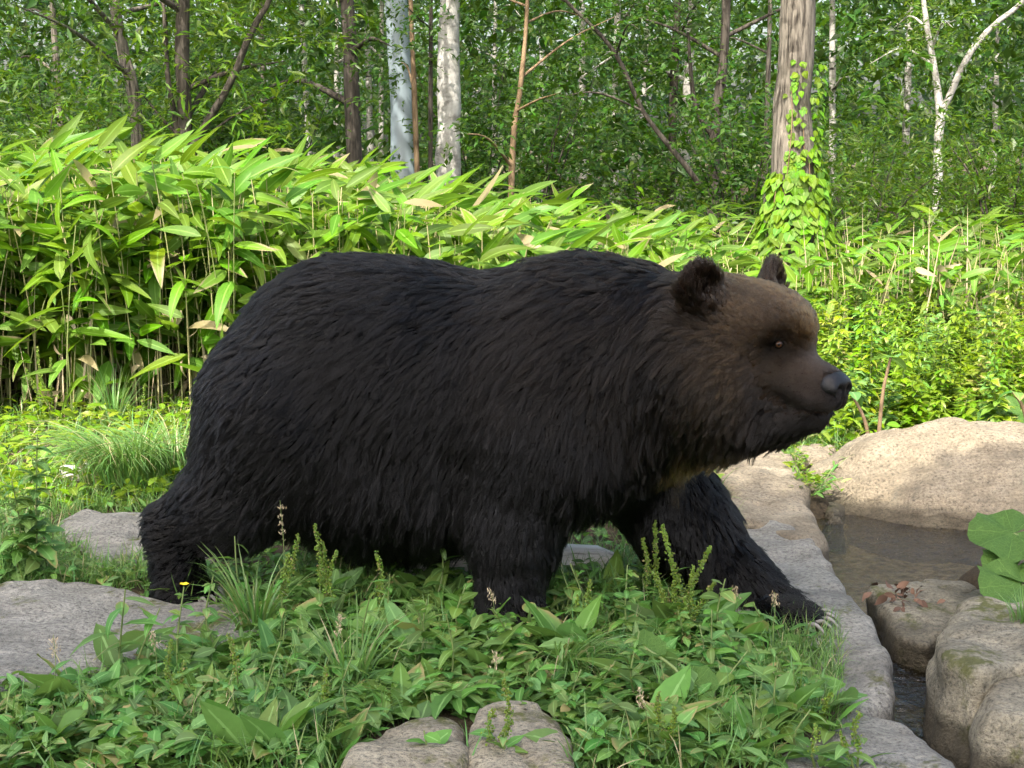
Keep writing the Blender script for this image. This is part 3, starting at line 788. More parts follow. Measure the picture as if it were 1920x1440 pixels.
def region_mix(P):
    ds = np.stack([prim_d(p, P) for p in PRIMS], 1)
    w = np.exp(-np.clip(ds - ds.min(1, keepdims=True), 0, 0.4) / 0.022); w /= w.sum(1, keepdims=True)
    L = np.array([REG[p[5]][0] for p in PRIMS]); C = np.array([REG[p[5]][1] for p in PRIMS]); U = np.array([REG[p[5]][2] for p in PRIMS])
    hd = np.array([1.0 if p[5] in ('crown', 'brow', 'cheek', 'muzzle', 'jaw', 'ear') else 0.6 if p[5] == 'ruff' else 0.0 for p in PRIMS])
    er = np.array([1.0 if p[5] == 'ear' else 0.0 for p in PRIMS])
    return w @ L, w @ C, w @ U, w @ hd, w @ er

def project(P):
    q = P - np.array([0, 0, CAMH])
    zc = q[:, 1] * _c - q[:, 2] * _s; yc = q[:, 1] * _s + q[:, 2] * _c
    return CX + FPX * q[:, 0] / zc, CY - FPX * yc / zc

def comb(P, N, hd, er):
    # body: guide directions given side-on, shared by both flanks
    x = CX + FPX * P[:, 0] / 5.3; y = CY - FPX * ((P[:, 2] - CAMH) / 5.3 + math.tan(PITCH))
    d2 = (x[:, None] - GP[None, :, 0]) ** 2 + (y[:, None] - GP[None, :, 1]) ** 2 + 400
    w = 1 / d2 ** 1.5; w /= w.sum(1, keepdims=True)
    v = w @ GP[:, 2:]
    T = np.stack([v[:, 0], np.zeros(len(v)), -v[:, 1]], 1)
    # head: away from the nose, falling on the cheeks
    q = (P - HO) @ HR.T
    away = q - np.array([0.42, 0, -0.09])
    away /= np.linalg.norm(away, axis=1, keepdims=True)
    fall = sm01(0.10, -0.20, q[:, 2]) * sm01(0.24, 0.08, q[:, 0])
    hdv = away + np.stack([-0.3 * fall, 0 * fall, -1.3 * fall], 1)
    hdv = hdv @ HR
    hdv /= np.linalg.norm(hdv, axis=1, keepdims=True)
    T = T * (1 - hd[:, None]) + hdv * hd[:, None]
    T = T * (1 - er[:, None]) + np.array([0.0, 0.0, 1.0]) * er[:, None]
    wob = np.stack([vnoise(P * 7.0, 31), vnoise(P * 7.0, 32), vnoise(P * 7.0, 33)], 1) * 0.28 + np.stack([vnoise(P * 22.0, 34), vnoise(P * 22.0, 35), vnoise(P * 22.0, 36)], 1) * 0.18
    T = T + wob * (1 - 0.7 * hd[:, None])
    T = T - (T * N).sum(1, keepdims=True) * N
    return T / (np.linalg.norm(T, axis=1, keepdims=True) + 1e-9)

# triangles of the body, for sampling
TA = np.concatenate([BF[:, [0, 1, 2]], BF[:, [0, 2, 3]]])
e1, e2 = BV[TA[:, 1]] - BV[TA[:, 0]], BV[TA[:, 2]] - BV[TA[:, 0]]
cr_ = np.cross(e1, e2); area = np.linalg.norm(cr_, axis=1) / 2
cen = BV[TA].mean(1); fn = cr_ / (2 * area[:, None] + 1e-12)
qh = (cen - HO) @ HR.T
face_w = 1 + 2.2 * ((qh[:, 0] > -0.05) & (np.abs(qh[:, 1]) < 0.26) & (np.abs(qh[:, 2]) < 0.34)) + 4.0 * ((qh[:, 0] > 0.10) & (np.abs(qh[:, 1]) < 0.2) & (np.abs(qh[:, 2]) < 0.3))
side_w = np.where(fn[:, 1] < 0.35, 1.0, 0.4)
def sample(n, wts, rng):
    p = area * wts; p = p / p.sum()
    t = rng.choice(len(TA), n, p=p)
    r1, r2 = np.sqrt(rng.random(n)), rng.random(n)
    return BV[TA[t, 0]] * (1 - r1)[:, None] + BV[TA[t, 1]] * (r1 * (1 - r2))[:, None] + BV[TA[t, 2]] * (r1 * r2)[:, None]

rng = np.random.default_rng(11)
NP = 7
S_ = np.linspace(0, 1, NP)
def strands(P, jit, rng, lm=1.0, um=1.0):
    """centre lines for roots P"""
    N = field_normal(P)
    L, Cc, U, hd, er = region_mix(P)
    T = comb(P, N, hd, er)
    n = len(P)
    J = rng.normal(0, 1, (n, 3)) * jit
    T = T + J - (J * N).sum(1, keepdims=True) * N * 0.6
    T /= np.linalg.norm(T, axis=1, keepdims=True)
    U = U * um
    Ls = L * lm * (0.78 + 0.4 * rng.random(n)) * (1 + 0.22 * vnoise(P * 13, 71))
    pts = np.zeros((n, NP, 3)); pts[:, 0] = P - N * (0.0005 + 0.003 * sm01(0.01, 0.04, L))[:, None]
    for k in range(1, NP):
        s = S_[k]
        d = T + N * (U * (1.15 - 0.9 * s))[:, None] + np.array([0, 0, -1.0]) * (0.35 * s * np.clip(L / 0.08, 0, 1.3) * (1 - er))[:, None]
        d /= np.linalg.norm(d, axis=1, keepdims=True)
        pts[:, k] = pts[:, k - 1] + d * (Ls / (NP - 1))[:, None]
    return pts, L, Cc, hd, er, N

NF, NC = 360000, 26000
seedP = sample(NC, side_w * (1 + 1.2 * (face_w > 1)), rng)
big = np.where(rng.random(NC) < 0.25, 1.0, 0.0)
cl_len = rng.uniform(0.75, 1.2, NC); cl_lift = rng.uniform(0.55, 1.45, NC) + 0.35 * big
gpts, gL, *_r = strands(seedP, 0.17, rng, cl_len, cl_lift)
gpts += rng.normal(0, 1, (NC, 1, 3)) * (gL[:, None, None] * 0.10) * S_[None, :, None] ** 1.5
rootP = sample(NF, face_w * side_w, rng)
kd = kdtree.KDTree(NC)
for i, p in enumerate(seedP): kd.insert(p, i)
kd.balance()
near = np.array([kd.find(p)[1] for p in rootP])
fp, fL, fC, fh, fe, fN = strands(rootP, 0.13, rng, cl_len[near], cl_lift[near])
wetn = sm01(-0.25, 0.35, vnoise(rootP * 4.5, 77))
clump = (0.60 + 0.36 * wetn) * sm01(0.008, 0.035, fL) * (1 - 0.12 * fh) * (0.65 + 0.35 * rng.random(NF))
off = gpts[near] - fp
fp = fp + off * (S_[None, :, None] ** 0.9) * clump[:, None, None]
fp += rng.normal(0, 1, (NF, NP, 3)) * (fL[:, None] * 0.022 * S_[None])[:, :, None]
# colour
qh = (rootP - HO) @ HR.T
col = fC.copy()
hs = (rng.normal(0, 1, NC).clip(-1.6, 2.2) + 1.1 * vnoise(seedP * 16.0, 91))[near]
col *= np.clip(1 + (0.18 + 0.22 * fh) * rng.normal(0, 1, NF).clip(-2, 2.2), 0.2, 2)[:, None]
col *= np.clip(1 + 0.34 * hs * (1 - 0.45 * fh * sm01(0.05, 0.02, fL) - 0.25 * fh), 0.25, 3)[:, None]
# head: rusty crest between the ears down to the brow, dark round the eyes and on the jaw
crest = np.exp(-(qh[:, 1] / 0.055) ** 2) * sm01(-0.02, 0.08, qh[:, 2]) * fh
col = col * (1 + crest[:, None] * np.array([1.5, 1.25, 0.8]))
for s in (1, -1):
    de = np.linalg.norm((qh - np.array([0.222, 0.09 * s, 0.008])) / np.array([0.062, 0.05, 0.040]), axis=1)
    col *= (1 - 0.9 * np.exp(-de ** 2))[:, None]
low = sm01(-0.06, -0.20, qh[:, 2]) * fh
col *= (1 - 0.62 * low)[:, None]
nosed = np.linalg.norm(qh - np.array([0.37, 0, -0.14]), axis=1)
col *= (1 - 0.65 * sm01(0.12, 0.04, nosed))[:, None]
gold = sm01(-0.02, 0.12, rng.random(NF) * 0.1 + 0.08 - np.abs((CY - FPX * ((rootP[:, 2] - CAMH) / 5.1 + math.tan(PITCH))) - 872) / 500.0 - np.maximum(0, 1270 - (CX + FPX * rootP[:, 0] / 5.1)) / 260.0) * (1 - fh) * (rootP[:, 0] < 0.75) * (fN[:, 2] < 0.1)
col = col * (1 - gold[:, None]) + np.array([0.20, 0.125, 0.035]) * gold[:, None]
col *= np.maximum(0.27 + 0.60 * fh, 0.75 * gold)[:, None]
col = np.clip(col, 0.0006, 0.5)
grad = (0.30 + 1.25 * S_ ** 1.2)[None, :, None] * (1 - fh[:, None, None] * 0.15) + fh[:, None, None] * 0.15  # shading between locks put into the colour: dark roots, light tips
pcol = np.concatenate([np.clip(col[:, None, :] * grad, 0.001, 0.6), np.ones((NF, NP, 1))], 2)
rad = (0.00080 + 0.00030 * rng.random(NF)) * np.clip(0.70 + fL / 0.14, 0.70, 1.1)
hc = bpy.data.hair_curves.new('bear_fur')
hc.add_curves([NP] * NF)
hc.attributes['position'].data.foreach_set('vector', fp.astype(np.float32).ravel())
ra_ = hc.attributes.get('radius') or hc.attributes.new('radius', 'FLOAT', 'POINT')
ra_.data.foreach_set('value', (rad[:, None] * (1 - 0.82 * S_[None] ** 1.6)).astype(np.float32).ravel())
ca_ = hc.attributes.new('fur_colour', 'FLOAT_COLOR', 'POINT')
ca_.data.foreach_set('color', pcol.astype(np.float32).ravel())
fm = NT('bear_fur')
hb = fm.n('ShaderNodeBsdfHairPrincipled', {'model': 'CHIANG', 'parametrization': 'COLOR'})
fm.t.links.new(fm.attr('fur_colour').outputs['Color'], hb.inputs['Color'])
hb.inputs['Roughness'].default_value = 0.27; hb.inputs['Radial Roughness'].default_value = 0.40; hb.inputs['IOR'].default_value = 1.31
hb.inputs['Coat'].default_value = 0.0; hb.inputs['Random Roughness'].default_value = 0.3
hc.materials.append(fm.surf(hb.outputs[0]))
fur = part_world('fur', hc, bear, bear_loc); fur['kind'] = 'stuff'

# the skin under the coat takes the coat's colour
_L, skc, *_q = region_mix(BV)
ska = body.data.attributes.new('coat', 'FLOAT_COLOR', 'POINT')
ska.data.foreach_set('color', np.concatenate([skc * (0.3 + 0.6 * _q[1])[:, None], np.ones((len(BV), 1))], 1).astype(np.float32).ravel())

# eyes, nose, claws
em = NT('bear_eye')
eo = em.n('ShaderNodeTexCoord').outputs['Object']
sep = em.n('ShaderNodeSeparateXYZ', None, Vector=eo)
rr = em.math('SQRT', em.math('ADD', em.math('POWER', sep.outputs['Y'], 2.0), em.math('POWER', sep.outputs['Z'], 2.0)))
ec = em.ramp(em.math('MULTIPLY', rr, 50.0), [(0.0, (0.002, 0.002, 0.002)), (0.20, (0.003, 0.002, 0.002)), (0.25, (0.05, 0.022, 0.009)), (0.46, (0.03, 0.013, 0.006)), (0.52, (0.008, 0.007, 0.006))])
M_EYE = em.surf(em.principled(ec, 0.04, 0.25))
def sphere_np(r, n=20):
    th = np.linspace(0, math.pi, n + 1); ph = np.linspace(0, 2 * math.pi, 2 * n, endpoint=False)
    V = np.array([(r * math.cos(t), r * math.sin(t) * math.cos(p), r * math.sin(t) * math.sin(p)) for t in th for p in ph])
    F = np.array([(i * 2 * n + j, i * 2 * n + (j + 1) % (2 * n), (i + 1) * 2 * n + (j + 1) % (2 * n), (i + 1) * 2 * n + j) for i in range(n) for j in range(2 * n)])
    return V, F
EV, EF = sphere_np(0.0155)
for s in (1, -1):
    look = (0.62 * Hf + 0.78 * s * Hl + 0.02 * Hu); look /= np.linalg.norm(look)
    zz = Hu - (Hu @ look) * look; zz /= np.linalg.norm(zz); yy = np.cross(zz, look)
    M = Matrix.Identity(4)
    for j, ax in enumerate((look, yy, zz)):
        for i in range(3): M[i][j] = ax[i]
    M.translation = Vector(HP(0.217, 0.0895 * s, 0.019)) - bear_loc
    obj('eye', mesh_np('bear_eye', EV, EF, M_EYE), bear, M)
nm_ = NT('bear_nose'); nt_ = nm_.n('ShaderNodeTexCoord').outputs['Object']
vn = nm_.n('ShaderNodeTexVoronoi', None, Vector=nt_, Scale=320.0).outputs['Distance']
M_NOSE = nm_.surf(nm_.principled((0.005, 0.005, 0.0055), 0.38, 0.28, nm_.bump(vn, 0.35, 0.002)))
nh = 0.0028
ng = [np.arange(-0.055, 0.0551, nh), np.arange(-0.06, 0.0601, nh), np.arange(-0.06, 0.0601, nh)]
G = np.stack(np.meshgrid(*ng, indexing='ij'), -1)
def smin(a, b, k):
    h_ = np.maximum(k - np.abs(a - b), 0) / k; return np.minimum(a, b) - h_ * h_ * k / 4
nd = prim_d(('e', np.array([-0.006, 0, 0.012]), np.array([0.036, 0.047, 0.030]), I3), G)
nd = smin(nd, prim_d(('e', np.array([-0.008, 0, -0.02]), np.array([0.030, 0.020, 0.030]), I3), G), 0.02)
for s in (1, -1):
    nd = smin(nd, prim_d(('e', np.array([0.0, 0.028 * s, 0.002]), np.array([0.028, 0.018, 0.022]), I3), G), 0.012)
    nd = smax(nd, -prim_d(('e', np.array([0.028, 0.019 * s, -0.002]), np.array([0.018, 0.0105, 0.011]), I3), G), 0.008)
    nd = smax(nd, -prim_d(('e', np.array([0.006, 0.042 * s, -0.012]), np.array([0.024, 0.010, 0.006]), I3), G), 0.008)
nd = smax(nd, -prim_d(('c', np.array([0.034, 0, 0.004]), np.array([0.024, 0, -0.05]), (0.003, 0.003)), G), 0.004)
NV, NF_ = surface_nets(nd, (ng[0][0], ng[1][0], ng[2][0]), nh)
M = Matrix.Identity(4)
for j, ax in enumerate((Hf, Hl, Hu)):
    for i in range(3): M[i][j] = ax[i]
nv = np.array(NV) * np.array([1.25, 1.35, 1.4]); 
M.translation = Vector(HP(0.372, 0, -0.118)) - bear_loc
nose = obj('nose', mesh_np('bear_nose', nv, NF_[:, ::-1] if np.linalg.det(np.stack([Hf, Hl, Hu])) < 0 else NF_, M_NOSE), bear, M)
cm = NT('claw'); M_CLAW = cm.surf(cm.principled(cm.mix(cm.noise(40, 3), (0.08, 0.075, 0.07), (0.30, 0.285, 0.26)), 0.35, 0.5))
def claws(c, yaw, n=5, spread=0.16, L=0.075):
    fw = Vector((math.cos(yaw), -math.sin(yaw), 0)); sd = Vector((-math.sin(yaw), -math.cos(yaw), 0))
    for i in range(n):
        s = (i - (n - 1) / 2) / ((n - 1) / 2)
        b = c + sd * (s * spread / 2) + fw * (0.0 - 0.02 * s * s)
        d = (fw + sd * s * 0.25).normalized()
        P = [b, b + d * L * 0.3 + Vector((0, 0, .010)), b + d * L * 0.62 + Vector((0, 0, -.002)), b + d * L * 0.86 + Vector((0, 0, -.022)), b + d * L + Vector((0, 0, -.044))]
        V, F = tube(spline(P, 12), np.linspace(0.0085, 0.0012, 12) , 8)
        part_world('claw', mesh_np('claw', V, F, M_CLAW), bear, bear_loc)
claws(gpx(1478, 1152, 0.06) + Vector((math.cos(.42) * .105, -math.sin(.42) * .105, -0.005)), 0.42)
claws(pix(968, 1160, 4.97) + Vector((math.cos(.35) * .11, -math.sin(.35) * .11, -0.01)), 0.35)
claws(pix(352, 1108, 5.18) + Vector((.09, -.018, -.012)), 0.2, 5, 0.13, 0.045)
claws(pix(700, 1098, 5.50) + Vector((.11, -.02, -.012)), 0.2, 5, 0.13, 0.045)
# ------------------------------------------------------------------ forest
rf = np.random.default_rng(21)
LEAF_S = small_leaf(0.42, 0.4); LEAF_W = small_leaf(0.24, 0.4)

def sprays(sc, tips, dirs, rng, nl=11, length=0.35, leaf=0.075, tpl=LEAF_S, tw=None):
    """leafy twigs starting at tips along dirs, leaves set alternately"""
    n = len(tips)
    d = dirs / np.linalg.norm(dirs, axis=1, keepdims=True)
    tint_t = rng.random(n) if tw is None else tw
    for k in range(nl):
        s = (k + 0.6) / nl
        dd = d.copy(); dd[:, 2] -= 0.35 * s
        p = tips + dd * (length * s * (0.8 + 0.4 * rng.random((n, 1))))
        p += rng.normal(0, 0.02, (n, 3))
        side = np.cross(d, rng.normal(0, 0.35, (n, 3)) + np.array([0, 0, 1.0])) * (1 if k % 2 else -1)
        ld = d * 0.7 + side * 0.8 + rng.normal(0, 0.3, (n, 3)) + np.array([0, 0, -0.15])
        nr = rng.normal(0, 0.45, (n, 3)) + np.array([0, -0.25, 1.0])
        sc.add(tpl, p, frames(ld, nr), leaf * (0.65 + 0.7 * rng.random(n)), np.clip(tint_t * 0.6 + 0.4 * rng.random(n), 0, 0.999))

def tree(name, label, bark, path, radii, seed, limbs=7, zlo=0.8, zhi=6.5, reach=1.3, nspr=220, leaf=0.075, lmat=None, tpl=LEAF_S, group='trees of the wood', cat='tree', spread=1.0, up=0.3, extra=None, trunk_seg=14, ang=(0, 6.283), nl=11):
    """path: list of world points of the trunk from the ground up"""
    rng = np.random.default_rng(seed)
    base = Vector(path[0])
    t = thing(name, label, cat, base, 0, group)
    n = 30
    P = spline(path, n); R = np.interp(np.linspace(0, 1, n), np.linspace(0, 1, len(radii)), radii)
    V, F = tube(P, R, trunk_seg, 0.13, seed)
    part_world('trunk', mesh_np('trunk', V, F, bark), t, base)
    segs = [np.array([tuple(p) for p in P])[n // 3:]] if nspr else []
    lim = list(extra or [])
    for i in range(limbs):
        k = int(np.interp(zlo + (zhi - zlo) * (i + rng.random()) / limbs, [p.z for p in P], range(n)))
        a = rng.uniform(*ang); L = reach * rng.uniform(0.6, 1.2)
        p0 = P[k]; dv = Vector((math.cos(a), math.sin(a), up + rng.uniform(-0.2, 0.3)))
        p1 = p0 + dv * L * 0.5 + Vector((0, 0, rng.uniform(-.05, .12))); p2 = p0 + dv * L + Vector((0, 0, rng.uniform(-.3, .1)))
        lim.append(([p0, p1, p2], [R[k] * 0.42 + 0.004, R[k] * 0.25 + 0.003, 0.003]))
    for pts, rr in lim:
        V, F = tube(spline(pts, 10), np.interp(np.linspace(0, 1, 10), np.linspace(0, 1, len(rr)), rr), 6, 0.08, seed)
        part_world('limb', mesh_np('limb', V, F, bark), t, base)
        segs.append(np.array([tuple(p) for p in spline(pts, 14)])[4:])
    if nspr:
        sc = Scatter()
        allp = np.concatenate(segs[1:]) if len(segs) > 1 else segs[0]
        tips = allp[rng.integers(0, len(allp), nspr)] + rng.normal(0, 1, (nspr, 3)) * np.array([0.28, 0.28, 0.24]) * spread
        dirs = rng.normal(0, 1, (nspr, 3)) * np.array([1, 1, 0.5])
        sprays(sc, tips, dirs, rng, nl, 0.32 * spread ** 0.5, leaf, tpl)
        part_world('crown', sc.mesh('crown', lmat or M_TREELEAF), t, base)
    return t

def up(px0, px1, Y, ztop=7.5, bow=0.0, z0=None, py1=0.0):
    """a trunk whose foot shows at column px0 and crosses the top of the frame at px1"""
    z0 = float(gh(0, Y)) - 0.05 if z0 is None else z0
    a = Vector(((px0 - CX) / FPX * Y, Y, z0)); zt = pix(px1, py1, Y).z
    dx = ((px1 - px0) / FPX * Y) / (zt - z0 - 0.0)
    b = Vector((a.x + dx * (ztop - z0), Y, ztop)); m_ = (a + b) / 2 + Vector((bow, 0, 0))
    q = a + (b - a) * 0.25 + Vector((bow * 0.7, 0, 0))
    return [a, q, m_, b]

# the multi-stemmed tree at the back of the bamboo
Yt = 13.0
p0 = Vector(((342 - CX) / FPX * Yt, Yt, 0.05))
def at(px, py, Y): return pix(px, py, Y)
tree('willow_tree', 'many-stemmed willow with rough dark trunk and slanting side stems behind the bamboo', M_BARK_D,
     [p0, at(347, 250, Yt), at(342, 100, Yt), at(345, -200, Yt), at(350, -900, Yt)], [0.10, 0.062, 0.060, 0.055, 0.02], 301, 8, 1.7, 4.5, 1.4, 330, 0.115, M_TREELEAF2, LEAF_W,
     extra=[([at(352, 300, Yt), at(385, 235, Yt - .1), at(435, 150, Yt - .2), at(470, 60, Yt - .2), at(505, 0, Yt - .2), at(560, -160, Yt)], [0.045, 0.034, 0.030, 0.027, 0.022, 0.01]),
            ([at(340, 300, Yt), at(330, 230, Yt), at(315, 150, Yt - .1), at(310, 60, Yt), at(300, -120, Yt)], [0.035, 0.026, 0.022, 0.02, 0.01]),
            ([at(350, 290, Yt), at(330, 250, Yt), at(305, 225, Yt), at(270, 180, Yt)], [0.022, 0.015, 0.012, 0.006]),
            ([at(355, 290, Yt), at(400, 245, Yt), at(460, 205, Yt), at(520, 180, Yt)], [0.018, 0.012, 0.009, 0.005]),
            ([at(495, 15, Yt - .2), at(515, -10, Yt), at(560, -60, Yt)], [0.014, 0.01, 0.006])], spread=1.3)
tree('grey_tree', 'smooth grey leaning trunk next to the many-stemmed willow', M_BARK_G,
     [Vector(((272 - CX) / FPX * 14, 14, 0)), at(255, 220, 14), at(232, 100, 14), at(214, 0, 14), at(150, -500, 14)], [0.075, 0.06, 0.055, 0.05, 0.02], 302, 8, 1.9, 5, 1.5, 280, 0.11, M_TREELEAF2, LEAF_W, spread=1.3)
tree('dark_tree', 'dark straight trunk standing beside the blue-grey pole', M_BARK_D, up(675, 660, 16), [0.105, 0.085, 0.06, 0.03], 303, 8, 2.0, 5, 1.3, 200, 0.075)
tree('birch_tree', 'thick white peeling birch trunk next to the blue-grey pole', M_BARK_B, up(838, 846, 18), [0.155, 0.135, 0.11, 0.06], 304, 5, 3.2, 6, 1.2, 150, 0.075)
tree('slim_tree', 'slim dark twin of stems between the pole and the white birch', M_BARK_D, up(806, 812, 17.2), [0.028, 0.025, 0.02, 0.01], 305, 3, 2.2, 5, 0.8, 60, 0.07)
tree('slim_tree', 'slim brown stem touching the foot of the blue-grey pole', M_BARK_O, up(790, 775, 17), [0.035, 0.03, 0.022, 0.01], 306, 3, 2.2, 5, 0.8, 60, 0.07)
tree('sapling', 'thin orange-brown sapling leaning in front of the leafy understorey', M_BARK_O, [Vector(((952 - CX) / FPX * 14.5, 14.5, 0)), at(962, 270, 14.5), at(975, 170, 14.5), at(988, 20, 14.5), at(1000, -300, 14.5)],
     [0.032, 0.027, 0.024, 0.02, 0.01], 307, 7, 1.3, 4, 1.0, 120, 0.075)
tree('bent_sapling', 'thin dark sapling arching down across the pale birches', M_BARK_D, [at(1310, 345, 15), at(1285, 310, 15), at(1210, 215, 15), at(1150, 95, 15), at(1060, 0, 15), at(950, -120, 15)],
     [0.03, 0.027, 0.024, 0.02, 0.016, 0.008], 308, 4, 1.7, 3.4, 0.9, 60, 0.075)
for k, (a, b, Y, r, lab, mt) in enumerate([
        (1150, 1153, 26, 0.075, 'bright slim birch with a clean white foot', M_BARK_B), (1092, 1088, 27, 0.07, 'grey slim birch beside the clean white-footed birch', M_BARK_B),
        (1275, 1290, 24, 0.09, 'pale birch trunk behind the arching dark sapling', M_BARK_B), (1195, 1210, 30, 0.06, 'faint thin birch deep in the wood between two pale birches', M_BARK_B),
        (1252, 1262, 23, 0.075, 'dark grey trunk touching the pale birch deep in the wood', M_BARK_D), (1430, 1432, 19, 0.035, 'thin grey stem beside the ivy-clad trunk', M_BARK_G),
        (925, 930, 31, 0.06, 'thin pale trunk deep in the wood behind the orange-brown sapling', M_BARK_B), (700, 694, 25, 0.06, 'pale thin trunk between the dark trunk and the pole', M_BARK_B),
        (715, 722, 27, 0.05, 'thin pale birch just behind the blue-grey pole', M_BARK_B), (590, 575, 24, 0.055, 'thin grey birch deep behind the slanting willow stem', M_BARK_B),
        (632, 640, 29, 0.06, 'thin white trunk deep in the wood beside the dark straight trunk', M_BARK_B), (505, 500, 22, 0.05, 'thin grey trunk behind the tallest bamboo leaves', M_BARK_G),
        (1560, 1545, 24, 0.06, 'thin pale trunk behind the ivy-clad trunk', M_BARK_B), (1690, 1688, 26, 0.07, 'grey trunk half hidden by willow scrub near the forked birch', M_BARK_B),
        (1855, 1850, 28, 0.06, 'pale thin trunk beyond the forked birch', M_BARK_B), (130, 120, 21, 0.055, 'grey thin trunk hidden behind sunny scrub', M_BARK_G), (1020, 1012, 33, 0.06, 'faint pale trunk far behind the leafy understorey', M_BARK_B)]):
    tree('birch_tree' if mt is M_BARK_B else 'slim_tree', lab, mt, up(a, b, Y), [r, r * .9, r * .7, r * .4], 320 + k, 5, 2.4, 6, 1.1, 110, 0.085, trunk_seg=10)
tree('dark_tree', 'dark forked trunk standing between pale birches and the ivy-clad trunk', M_BARK_D, [Vector(((1338 - CX) / FPX * 17, 17, 0)), at(1340, 250, 17), at(1355, 130, 17), at(1362, 0, 17), at(1370, -400, 17)], [0.075, 0.06, 0.05, 0.05, 0.02], 350,
     7, 2.2, 5, 1.3, 240, 0.07, extra=[([at(1340, 260, 17), at(1320, 230, 17), at(1300, 180, 17), at(1290, 60, 17)], [0.035, 0.03, 0.026, 0.015])])
Yb = 20.0
tree('forked_birch', 'white birch forking low into two slanting stems among willow scrub', M_BARK_B, [Vector(((1757 - CX) / FPX * Yb, Yb, 0)), at(1759, 275, Yb), at(1763, 215, Yb), at(1752, 130, Yb), at(1738, 50, Yb), at(1725, -60, Yb)], [0.075, 0.062, 0.055, 0.042, 0.038, 0.02], 351,
     5, 2.4, 4, 1.2, 180, 0.085, M_TREELEAF2, LEAF_W, extra=[([at(1763, 220, Yb), at(1785, 170, Yb), at(1815, 105, Yb), at(1860, 50, Yb), at(1905, 15, Yb), at(1960, -40, Yb)], [0.05, 0.045, 0.042, 0.038, 0.033, 0.02])])

# the ivy-clad trunk
Yi = 11.5
ib = Vector(((1484 - CX) / FPX * Yi, Yi, 0.0))
ipath = [ib, at(1484, 330, Yi), at(1487, 200, Yi), at(1494, 0, Yi), at(1500, -700, Yi)]
tree('ivy_clad_tree', 'thick sunlit grey trunk with a climbing vine round its foot', M_BARK_G, ipath, [0.19, 0.155, 0.138, 0.125, 0.08], 352, 6, 3.3, 5.5, 1.5, 140, 0.085, trunk_seg=24)
ivy = thing('ivy_vine', 'bright green heart-leaved vine climbing the thick sunlit trunk', 'vine', ib)
IVL = [leaf_tpl(0.85, 4, 0.25, 0.2, 0.05, 0.30, 0, 1.1), leaf_tpl(0.78, 4, 0.4, 0.25, 0.0, 0.28, 0, 1.1), leaf_tpl(0.9, 4, 0.15, 0.15, -0.06, 0.33, 0, 1.0)]
IVM = [mesh_np('ivy_leaf', *t[:2], M_IVY, True, {'acr': t[2], 'alo': t[3], 'tint': t[2] * 0}) for t in IVL]
rv = np.random.default_rng(5)
for j, (sx, zt) in enumerate(((-0.06, 2.0), (0.02, 1.85), (0.08, 1.5), (-0.12, 1.3))):
    pts = [ib + Vector((sx * (1.6 - 0.4 * t / 1) + 0.02 * math.sin(9 * t + j), -0.19 + 0.03 * t, zt * t)) for t in np.linspace(0, 1, 9)]
    V, F = tube(spline(pts, 24), np.linspace(0.007, 0.003, 24), 6)
    part_world('vine_stem', mesh_np('vine_stem', V, F, M_BARK_O), ivy, ib)
sc = Scatter(); cnt_iv = 0
for k in range(760):
    z = 1.25 * rv.random() ** 0.85 + 0.1 if k < 660 else rv.uniform(1.2, 2.0)
    flare = 0.165 + 0.20 * max(0, 1 - z / 1.25) ** 0.9 + (0.02 if z < 1.2 else 0)
    a = rv.uniform(-math.pi, 0.0) if z < 1.2 else rv.choice([-math.pi * 0.62, -math.pi * 0.25]) + rv.normal(0, 0.22)
    cx_ = (1484 + 10 * z / 2 - CX) / FPX * Yi
    p = np.array([cx_ + flare * math.cos(a), Yi + flare * math.sin(a), z + 0.2])
    out = np.array([math.cos(a), math.sin(a), 0.35])
    d = np.array([math.cos(a) * 0.5 + rv.normal(0, .35), math.sin(a) * 0.5, -0.8 + rv.normal(0, .25)])
    Rm = frames(d[None], out[None] + rv.normal(0, .15, (1, 3)))[0]
    L = rv.uniform(0.06, 0.105) if z < 1.2 else rv.uniform(0.04, 0.065)
    if a < -0.25 and a > -2.9 and cnt_iv < 290:
        M = Matrix.Identity(4)
        for i in range(3):
            for j in range(3): M[i][j] = Rm[i][j] * L
        M.translation = Vector(p) - ib
        obj('leaf', IVM[k % 3], ivy, M); cnt_iv += 1
    else: sc.add(IVL[k % 3], p[None], Rm[None], np.array([L]), np.array([rv.random()]))
part_world('leaf_mass', sc.mesh('ivy_leaf_mass', M_IVY), ivy, ib)['kind'] = 'stuff'

# the tall blue-grey pole
pm = NT('painted_steel'); M_POLE = pm.surf(pm.principled(pm.mix(pm.noise(3, 4), (0.17, 0.215, 0.235), (0.24, 0.285, 0.305)), 0.5, 0.4))
Yp = 20.0; pb = Vector(((757 - CX) / FPX * Yp, Yp, 0.0))
pole = thing('steel_pole', 'tall blue-grey painted steel pole among the birches', 'pole', pb)
V, F = tube([pb, at(755, 200, Yp), at(742, 0, Yp) + Vector((0.0, 0, 0)), at(725, -260, Yp)], [0.17, 0.155, 0.14, 0.12], 28)
part_world('shaft', mesh_np('pole_shaft', V, F, M_POLE), pole, pb)
V, F = tube([pb, pb + Vector((0, 0, .06))], [0.26, 0.25], 24); part_world('base_plate', mesh_np('pole_base', V, F, M_POLE), pole, pb)

